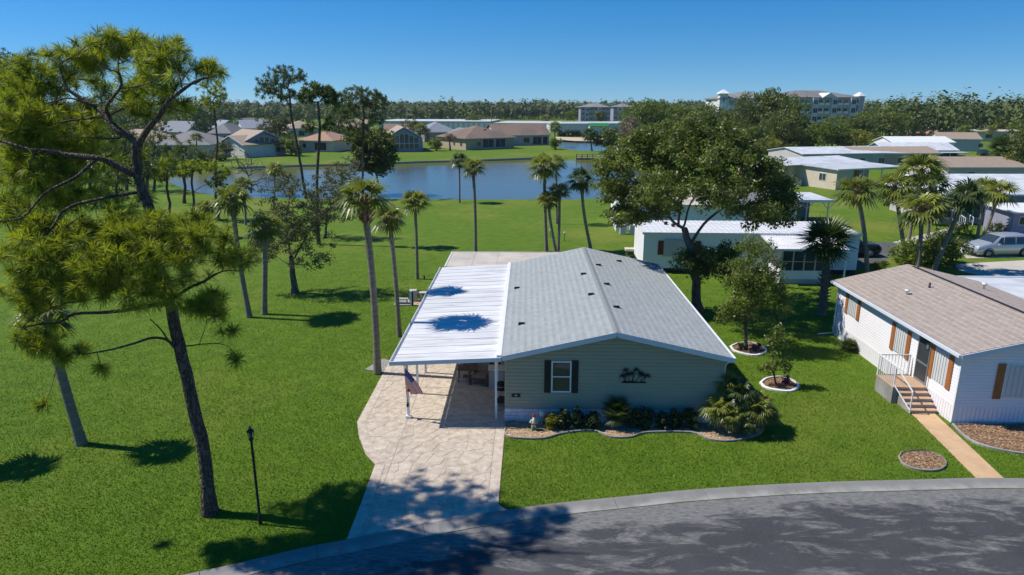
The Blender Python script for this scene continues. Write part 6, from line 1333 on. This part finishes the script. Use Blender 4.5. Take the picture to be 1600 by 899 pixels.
W['yellow'] = mat('yellow_cloth', (.55,.38,.03), (.45,.30,.03), rough=.8)
b = M().tube([(-.13, 0, .03), (-.05, 0, .06), (.0, 0, .0)], [.02, .045, .02], 8); b.obj('yellow_loop', W['yellow'], ws)
b = M().tube([(-.09, 0, -.09), (-.02, 0, -.10), (.06, 0, -.08)], [.02, .06, .03], 8); b.obj('red_loop', W['red'], ws); M().tube([(0, .0, 0), (0, 0, .16)], .012, 5).obj('knot', W['palm_dark'], ws)

# furniture under the carport
def at(x, y): return (x, y, .03)
t = thing('side_table', 'dark square patio table at the edge of the carport shade', 'table', at(-2.62, 28.5), 0)
M().box(-.42, .42, -.3, .3, .56, .62).obj('table_top', W['dark_wood'], t)
for x in (-.36, .32):
    for y in (-.25, .21): M().tube([(x, y, .56), (x*1.08, y*1.08, .3), (x, y, .0)], [.025, .018, .022], 6).obj('leg', W['dark_wood'], t)
M().box(-.2, .2, -.18, .18, .18, .2).obj('lower_shelf', W['dark_wood'], t)
def armchair(name, label, loc, rot, cushion=True):
    c = thing(name, label, 'armchair', loc, rot, 'patio seats under the carport')
    M().box(-.38, .38, -.38, .36, .22, .36).obj('seat_frame', W['dark_wood'], c)
    b = M(); b.add([(-.34,.28,.36),(.34,.28,.36),(.34,.46,1.02),(-.34,.46,1.02),(-.34,.38,.36),(.34,.38,.36),(.34,.56,1.0),(-.34,.56,1.0)], [(0,1,2,3),(5,4,7,6),(3,2,6,7),(1,5,6,2),(4,0,3,7),(4,5,1,0)]); b.obj('backrest', W['dark_wood'], c)
    for s in (-1, 1):
        M().box(min(s*.38, s*.46), max(s*.38, s*.46), -.4, .42, .56, .61).box(min(s*.39, s*.45), max(s*.39, s*.45), -.38, -.3, 0, .56).box(min(s*.39, s*.45), max(s*.39, s*.45), .3, .38, 0, .56).obj('armrest', W['dark_wood'], c)
        for y in (-.34, .3): M().box(s*.34-.03, s*.34+.03, y-.03, y+.03, 0, .22).obj('leg', W['dark_wood'], c)
    if cushion:
        b = M().box(-.33, .33, -.36, .28, .36, .47); b.obj('seat_cushion', W['cushion'], c)
        M().add([(-.3,.22,.47),(.3,.22,.47),(.3,.37,.98),(-.3,.37,.98),(-.3,.28,.47),(.3,.28,.47),(.3,.45,.98),(-.3,.45,.98)], [(0,1,2,3),(3,2,6,7),(1,5,6,2),(4,0,3,7)]).obj('back_cushion', W['cushion'], c)
    return c
armchair('patio_armchair', 'brown cushioned wicker armchair nearest the small dark table', at(-1.98, 28.2), R(-15))
armchair('patio_armchair', 'brown armchair behind the nearest one, turned towards it', at(-1.75, 29.6), R(30))
armchair('patio_armchair', 'dark armchair farther back in the carport shade beside the cabinet', at(-2.7, 30.6), R(110))
cb = thing('cabinet', 'low white cabinet against the house wall inside the carport', 'cabinet', at(-1.25, 27.9), 0)
M().box(-.36, .30, -.25, .3, 0, .82).obj('body', W['stucco_grey'], cb); M().box(-.39, .33, -.28, .33, .821, .86).obj('top', W['white'], cb); M().box(-.34, -.03, -.275, -.251, .05, .78).obj('door', W['stucco_grey'], cb); M().box(-.01, .28, -.275, -.251, .05, .78).obj('door', W['stucco_grey'], cb)
sf = thing('wooden_shelf', 'pale wooden shelf frame with brown boxes behind the white cabinet', 'shelf', at(-1.3, 28.8), 0)
for x in (-.35, .3): M().box(x, x+.05, -.2, -.15, 0, 1.5).box(x, x+.05, .15, .2, 0, 1.5).obj('upright', W['stucco_cream'], sf)
for z in (.4, .95, 1.4): M().box(-.35, .35, -.2, .2, z, z+.03).obj('shelf_board', W['stucco_cream'], sf)
bxs = thing('storage_box', 'brown box on the middle board of the wooden shelf', 'box', (-1.35, 28.8, 1.015)); M().box(-.25, .2, -.15, .15, 0, .28).obj('body', W['wood'], bxs); M().box(-.26, .21, -.16, .16, .28, .31).obj('lid', W['wood'], bxs)
# barbecue trolley by the wall
gl = thing('barbecue_grill', 'black barbecue trolley half hidden between the white post and the house wall', 'grill', at(-1.0, 25.75), R(90))
M().lathe([(.05, .72), (.24, .78), (.27, .92), (.24, 1.02), (.10, 1.10), (.02, 1.12)], n=12).obj('kettle', W['black'], gl)
for x in (-.3, .26):
    for y in (-.2, .16): M().box(x, x+.04, y, y+.04, .08, .74).obj('leg', W['black'], gl)
M().box(-.32, .32, -.22, .22, .3, .33).obj('shelf', W['black'], gl); M().tube([(-.34, -.2, 1.), (-.34, .2, 1.)], .015, 6).obj('handle', W['steel'], gl)
for y in (-.22, .22): M().tube([(.28, y-.02, .09), (.28, y+.02, .09)], .09, 12).obj('wheel', W['rubber'], gl)
# garden gnome figure
g0 = G(834, 673); gn = thing('garden_gnome', 'small garden gnome with red hat and green boots on the pale bark bed', 'garden figure', (g0[0], g0[1], .03), R(8))
W['skin'] = mat('painted_skin', (.55,.30,.2), (.5,.27,.18)); W['tunic'] = mat('pale_green_paint', (.50,.55,.40), (.44,.5,.36)); W['gboot'] = mat('green_paint', (.04,.25,.10), (.03,.2,.08))
b = M().tube([(0, 0, .20), (0, 0, .30), (0, 0, .42), (0, 0, .47), (0, -.01, .52), (0, -.01, .58)], [.09, .115, .085, .04, .06, .05], 10)
for s in (-1, 1): b.tube([(s*.08, 0, .42), (s*.15, -.03, .34), (s*.10, -.09, .30)], [.035, .03, .025], 6); b.tube([(s*.05, 0, .22), (s*.055, 0, .08)], [.045, .035], 8)
b.obj('body', W['tunic'], gn); M().lathe([(.06, .56), (.045, .61), (.02, .67), (.003, .71)], (0, -.01, 0), 10).obj('hat', W['red'], gn); M().tube([(0, -.045, .50), (0, -.065, .46), (0, -.05, .40)], [.045, .04, .01], 8).obj('beard', W['fwhite'], gn)
M().lathe([(.02, -.02), (.028, 0), (.02, .02)], (0, -.07, .53), 8).obj('nose', W['skin'], gn); M().tube([(-.1, 0, .27), (.1, 0, .27)], .02, 6).lathe([(.118, .24), (.12, .27), (.116, .29)], n=10).obj('belt', W['red'], gn)
for s in (-1, 1): M().tube([(s*.055, .02, .10), (s*.055, 0, .04), (s*.06, -.09, .03)], [.045, .05, .03], 8).obj('boot', W['gboot'], gn)
g1 = G(845, 668); gb = thing('gazing_ball', 'pale round ornament on a stand behind the garden gnome', 'garden ornament', (g1[0]+.03, g1[1]+.1, .03)); M().lathe([(.07, 0), (.03, .06), (.03, .35), (.06, .4)], n=8).obj('stand', W['steel'], gb)
M().lathe([(.01, .38), (.09, .42), (.13, .52), (.09, .62), (.01, .66)], n=14).obj('ball', W['storm'], gb)

# picnic slab with bench and grey cabinet on the lawn beside the carport
pc = thing('picnic_slab', 'small pale slab with grey bench and post on the lawn left of the carport roof', 'picnic spot', tuple(G(640,476)), R(0))
M().box(-.95, .15, -.3, 1.0, -.03, .06).obj('slab', W['concrete'], pc); M().box(.2, 2.0, -.3, 1.0, -.03, .05).obj('gravel_slab', W['mulch_light'], pc)
M().box(-.1, .35, .5, .9, .06, .75).obj('cabinet', W['stucco_grey'], pc); M().box(.5, 1.9, .6, 1.0, .5, .58).box(.55, .62, .65, .95, 0, .5).box(1.78, 1.85, .65, .95, 0, .5).obj('bench', W['stucco_grey'], pc); M().box(.12, .2, -.35, -.25, 0, .95).obj('post', W['white'], pc); M().box(.2, .3, -.35, -.3, .0, .9).obj('sign', W['black'], pc); M().box(-.9, -.1, -.1, .3, .3, .36).box(-.85, -.8, 0, .2, .06, .3).box(-.2, -.15, 0, .2, .06, .3).obj('low_table', W['concrete'], pc)
for i, (x, y, h, s, nm) in enumerate([(663, 437, .3, 'short dark stake beside the third palm from the carport', 'stake'), (882, 377, .85, 'pale garden post between the trio and the curved palm', 'post'), (860, 371, .8, 'white round topped stake by the middle leaning palm', 'stake')]):
    p = G(x, y); k = thing('garden_stake', s, 'stake', tuple(p)); M().lathe([(.05, -.05), (.05, h*.8), (.09 if i else .05, h*.82), (.07 if i else .05, h)], n=8).obj('post', W['black' if i == 0 else 'storm'], k)

# vehicles
def vehicle(name, label, cat, loc, rot, L, Wd, prof, glassz, paint, wheels, wr, roofin=.16, belt=.95, pick=False):
    root = thing(name, label, cat, loc, rot)
    xs = [p[0] for p in prof]; b = M(); vs = []; n = 9
    # cross sections along x: (x, z_bottom, z_belt, z_top)
    for x, zb, zl, zt in prof:
        hw = Wd/2*(1-.16*max(0, (abs(x)/(L/2))**6)); tw = hw-(roofin if zt > belt+.2 else .05)
        zt = max(zt, zl+.02); vs += [(x, -hw*.9, zb), (x, -hw, zb+.16), (x, -hw, zl-.12), (x, -hw*.97, zl), (x, -tw, zt-.06), (x, -tw*.85, zt), (x, tw*.85, zt), (x, tw, zt-.06), (x, hw*.97, zl), (x, hw, zl-.12), (x, hw, zb+.16), (x, hw*.9, zb)]
    m_ = 12; fs = []
    for i in range(len(prof)-1):
        for k in range(m_-1): fs.append((i*m_+k, i*m_+k+1, (i+1)*m_+k+1, (i+1)*m_+k)[::-1])
        fs.append((i*m_+m_-1, i*m_, (i+1)*m_, (i+1)*m_+m_-1)[::-1])
    fs.append(tuple(range(m_))); fs.append(tuple((len(prof)-1)*m_+k for k in range(m_))[::-1])
    b.add(vs, fs, True); bo = b.obj('body', paint, root)
    for x in wheels:
        for s in (-1, 1):
            w_ = M().tube([(x, s*(Wd/2-.20), wr), (x, s*(Wd/2-.0), wr)], wr, 20).obj('wheel', W['rubber'], root)
            M().tube([(x, s*(Wd/2-.02), wr), (x, s*(Wd/2+.012), wr)], wr*.64, 16).obj('rim', W['steel'], w_)
            a = M(); pts = [(x+math.cos(R(t))*(wr+.07), s*(Wd/2+.004), wr+math.sin(R(t))*(wr+.07)) for t in range(-10, 191, 20)]; a.tube(pts, .035, 5); a.obj('wheel_arch', W['black'], root)
    return root
W['silver'] = mat('silver_car_paint', (.50,.52,.55), (.49,.51,.54), rough=.25, metal=.5); W['navy'] = mat('dark_car_paint', (.02,.03,.045), (.018,.026,.04), rough=.2)
W['tail'] = mat('red_lens', (.35,.01,.01), rough=.2); W['lens'] = mat('clear_lens', (.7,.7,.7), rough=.1)
vl = G(1524, 402); 
van = vehicle('parked_minivan', 'silver minivan parked on the pale drive at the right edge', 'minivan', (vl[0]+2.35, vl[1]+.95, 0), R(6), 5.0, 1.95,
    [(-2.5,.3,.55,.66),(-2.44,.22,.66,.86),(-2.2,.2,.78,.98),(-1.5,.2,.93,1.13),(-1.25,.2,.96,1.22),(-.5,.2,1.0,1.68),(0,.2,1.0,1.76),(1,.2,1.02,1.78),(1.9,.2,1.02,1.74),(2.25,.2,1.02,1.55),(2.42,.24,1.0,1.15),(2.5,.35,.8,.9)], 1, W['silver'], (-1.55, 1.5), .34)
for s in (-1, 1):
    y = s*.93
    def pane(x0, x1, z0, z1, x0t, x1t): M().add([(x0, s*.965, z0), (x1, s*.965, z0), (x1t, s*.845, z1), (x0t, s*.845, z1)], [(0,1,2,3)[::s]]).obj('side_window', W['glass'], van)
    pane(-1.02, -.42, 1.03, 1.6, -.62, -.38); pane(-.36, .62, 1.04, 1.63, -.32, .6); pane(.70, 1.6, 1.05, 1.63, .68, 1.55); pane(1.66, 2.25, 1.05, 1.56, 1.62, 2.02)
    M().box(-2.46, -2.15, min(s*.62, s*.9), max(s*.62, s*.9), .70, .86).obj('headlight', W['lens'], van); M().box(2.40, 2.47, min(s*.7, s*.88), max(s*.7, s*.88), .9, 1.3).obj('tail_light', W['tail'], van)
    M().box(-.95, -.78, min(s*.98, s*1.16), max(s*.98, s*1.16), 1.02, 1.16).obj('mirror', W['silver'], van)
    M().box(-.1, .1, min(s*.973, s*.985), max(s*.973, s*.985), .9, .93).obj('door_handle', W['silver'], van)
M().add([(-1.30,-.80,1.20),(-1.30,.80,1.20),(-.55,.66,1.67),(-.55,-.66,1.67)], [(0,3,2,1)]).obj('windscreen', W['glass'], van)
M().box(-2.505, -2.44, -.5, .5, .5, .68).obj('grille', W['black'], van); M().box(-2.53, -2.45, -.8, .8, .24, .36).obj('bumper', W['black'], van)
pk = vehicle('parked_pickup', 'dark pickup parked on the lane behind the screened porch', 'pickup', tuple(G(1322, 402)+[0, .6, 0]), R(2), 5.4, 1.9,
    [(-2.7,.4,.9,1.0),(-2.6,.3,1.0,1.08),(-.75,.3,1.05,1.12),(-.6,.3,1.1,1.75),(.6,.3,1.1,1.8),(1.1,.3,1.1,1.3),(1.3,.3,1.05,1.16),(2.5,.3,.95,1.05),(2.7,.4,.8,.85)], 1, W['navy'], (-1.7, 1.75), .38)
for s in (-1, 1): M().add([(-.55, s*.94, 1.15), (.85, s*.94, 1.15), (.5, s*.82, 1.66), (-.5, s*.82, 1.66)], [(0,1,2,3)[::s]]).obj('side_window', W['glass'], pk)
M().box(-2.5, -.8, -.75, .75, 1.085, 1.125).obj('bed_cover', W['black'], pk)
for i, (x, y, rot, m_, s) in enumerate([(1497, 253, 80, 'navy', 'dark car parked beside the teal gable end'), (1318, 213, 5, 'silver', 'small pale car far off under the trees right of the apartment block'), (1408, 211, 10, 'silver', 'pale car far off beside the dull green tree'), (1535, 243, 70, 'navy', 'dark vehicle far off right of the grey home')]):
    v = vehicle('far_car', s, 'car', tuple(G(x, y)), R(rot), 4.5, 1.8, [(-2.25,.3,.6,.7),(-2.1,.25,.75,.85),(-1,.25,.9,.98),(-.4,.25,.95,1.4),(.9,.25,.95,1.42),(1.6,.25,.95,1.02),(2.2,.3,.8,.85)], 1, W[m_], (-1.4, 1.4), .32)
    for s_ in (-1, 1): M().add([(-.75, s_*.91, .96), (1.4, s_*.91, .96), (.9, s_*.78, 1.33), (-.35, s_*.78, 1.33)], [(0,1,2,3)[::s_]]).obj('side_window', W['glass'], v)

# far yard: mounds, lift frames, poles, wires
for x, y, w_, h, s in [(1430,212,9,2.2,'low orange earth mound left of the tall curved street lamp'), (1463,212,12,2.6,'larger orange earth mound right of the tall curved street lamp'), (1495,213,8,2.,'smaller orange earth mound before the pale boats')]:
    p = G(x, y); r = thing('earth_mound', s, 'earth mound', tuple(p)); b = M(); prof_ = [(w_/2, -.1), (w_*.42, h*.5), (w_*.25, h*.9), (.3, h)]
    b.lathe(prof_, n=14); b.v = [(vx*(1+.15*math.sin(vy*2)), vy*.6, vz*(1+.2*math.sin(vx*1.7))) for vx, vy, vz in b.v]; b.obj('mound', W['orange_roof'], r)
for x, y, s in [(1433,212,'white framed lift with glass sides on the far yard, left one'), (1458,212,'white framed lift on the far yard, right one')]:
    p = G(x, y); r = thing('lift_frame', s, 'lift frame', tuple(p)); M().bar((0,0,0), (.8,0,7.5), .35).bar((3,0,0), (2.6,0,7.5), .35).obj('leg', W['white'], r); M().box(0, 3.6, -.5, .5, 7.4, 8.1).obj('top', W['white'], r); M().box(.9, 2.5, .1, .2, 2, 7.3).obj('panel', W['blue_wall'], r)
def streetlamp(label, x, y, ytop, arm, col='storm'):
    p = G(x, y); t_ = V(x, ytop, p[1])-p; r = thing('street_lamp', label, 'street lamp', tuple(p)); H = float(t_[2])
    M().tube([(0,0,0), (0,0,H*.7), (arm*.2,0,H*.88), (arm,0,H)], [.16,.11,.08,.06], 8).obj('pole', W[col], r); M().box(min(arm, arm+np.sign(arm)*.9), max(arm, arm+np.sign(arm)*.9), -.15, .15, H-.12, H+.04).obj('lamp_head', W['white'], r)
streetlamp('tall curved grey street lamp on the far yard at the right', 1458, 214, 158, 1.9); streetlamp('slim pale street lamp right of the apartment block tower', 1344, 206, 156, 1.); streetlamp('short street lamp before the pale boats', 1490, 216, 184, .5)
def upole(label, x, y, ytop):
    p = G(x, y); H = float((V(x, ytop, p[1])-p)[2]); r = thing('utility_pole', label, 'utility pole', tuple(p), 0, 'utility poles behind the storage roofs'); M().lathe([(.18, 0), (.12, H)], n=6).obj('pole', W['wood'], r); M().box(-1.2, 1.2, -.08, .08, H-.9, H-.7).obj('crossarm', W['wood'], r); return p+[0, 0, H-.75]
pts = [upole('utility pole left of the storage roofs', 560, 203, 164), upole('utility pole at the left end of the cream storage walls', 636, 203, 165), upole('utility pole over the middle of the storage roofs', 768, 203, 166), upole('utility pole beside the pale roof, left of the apartments', 856, 203, 166), upole('dark utility pole at the right end of the blue grey apartments', 972, 203, 158)]
for i in range(len(pts)-1):
    for k, dz_ in enumerate((0, -.9)):
        q = []
        for j in range(13): t_ = j/12; p = pts[i]*(1-t_)+pts[i+1]*t_; q.append((p[0], p[1], p[2]+dz_-4*1.1*t_*(1-t_)))
        o = M().tube(q, .04, 4).obj('power_line', W['black']); tag(o, ['power line span left of the storage roofs', 'power line span over the cream storage walls', 'power line span over the middle storage roof', 'power line span crossing before the apartments'][i]+(', upper wire' if k == 0 else ', lower wire'), 'power line', 'power line spans behind the storage roofs')
for i, (x, y, s) in enumerate([(1486, 209, 'white covered boat on the far yard, left'), (1500, 209, 'white covered boat on the far yard, right of the first'), (1440, 208, 'white hull on the far yard behind the lift frames')]):
    p = G(x, y); r = thing('covered_boat', s, 'boat', tuple(p), R(15*i)); M().add([(-3,-1,0.6),(3,-1,.6),(3,1,.6),(-3,1,.6),(-3.3,-1.2,1.9),(2.6,-1.2,1.8),(4.2,0,2.0),(2.6,1.2,1.8),(-3.3,1.2,1.9)], [(3,2,1,0),(0,1,5,4),(1,2,7,6,5),(2,3,8,7),(3,0,4,8),(4,5,6,7,8)]).obj('hull', W['white'], r); M().prism_x([(-.9,1.9),(.9,1.9),(0,3.0)], -2.6, 1.8).obj('cover', W['storm'], r)
# stones of the little bank at the far pond, utility box on the lawn
ub = thing('garden_lounger', 'yellow green garden figure on the lawn left of the palm cluster', 'garden figure', tuple(G(1381, 322))); b = M().tube([(0,0,0),(.1,0,.5),(.3,0,.9)], [.12,.14,.06], 6).tube([(.3,0,.9),(.5,0,1.1),(.7,0,1.0)], [.08,.1,.04], 6); b.obj('body', W['leaf_yellow'], ub)
ubx = thing('utility_box', 'low green utility box on the lawn left of the palm cluster', 'utility box', tuple(G(1392, 322))); M().box(-.5, .5, -.3, .3, 0, .5).obj('body', W['green_dark'], ubx); M().box(-.53, .53, -.33, .33, .5, .56).obj('lid', W['green_dark'], ubx)
for o in bpy.data.objects:
    for k in ('label', 'category', 'group', 'kind'):
        if k in o.keys() and o[k] is None: del o[k]

# ---------------------------------------------------------------- air
hb = M().box(-5060, 5060, -460, 6560, -2.6, 27).obj('haze', None); tag(hb, kind='stuff')
hm = bpy.data.materials.new('thin_haze'); ht = nodes(hm)
hv = nd(ht, 'ShaderNodeVolumePrincipled', {'Color': (.80, .88, 1, 1), 'Density': .00010, 'Anisotropy': .2}); ht.links.new(hv.outputs[0], nd(ht, 'ShaderNodeOutputMaterial').inputs['Volume'])
hb.data.materials.append(hm)
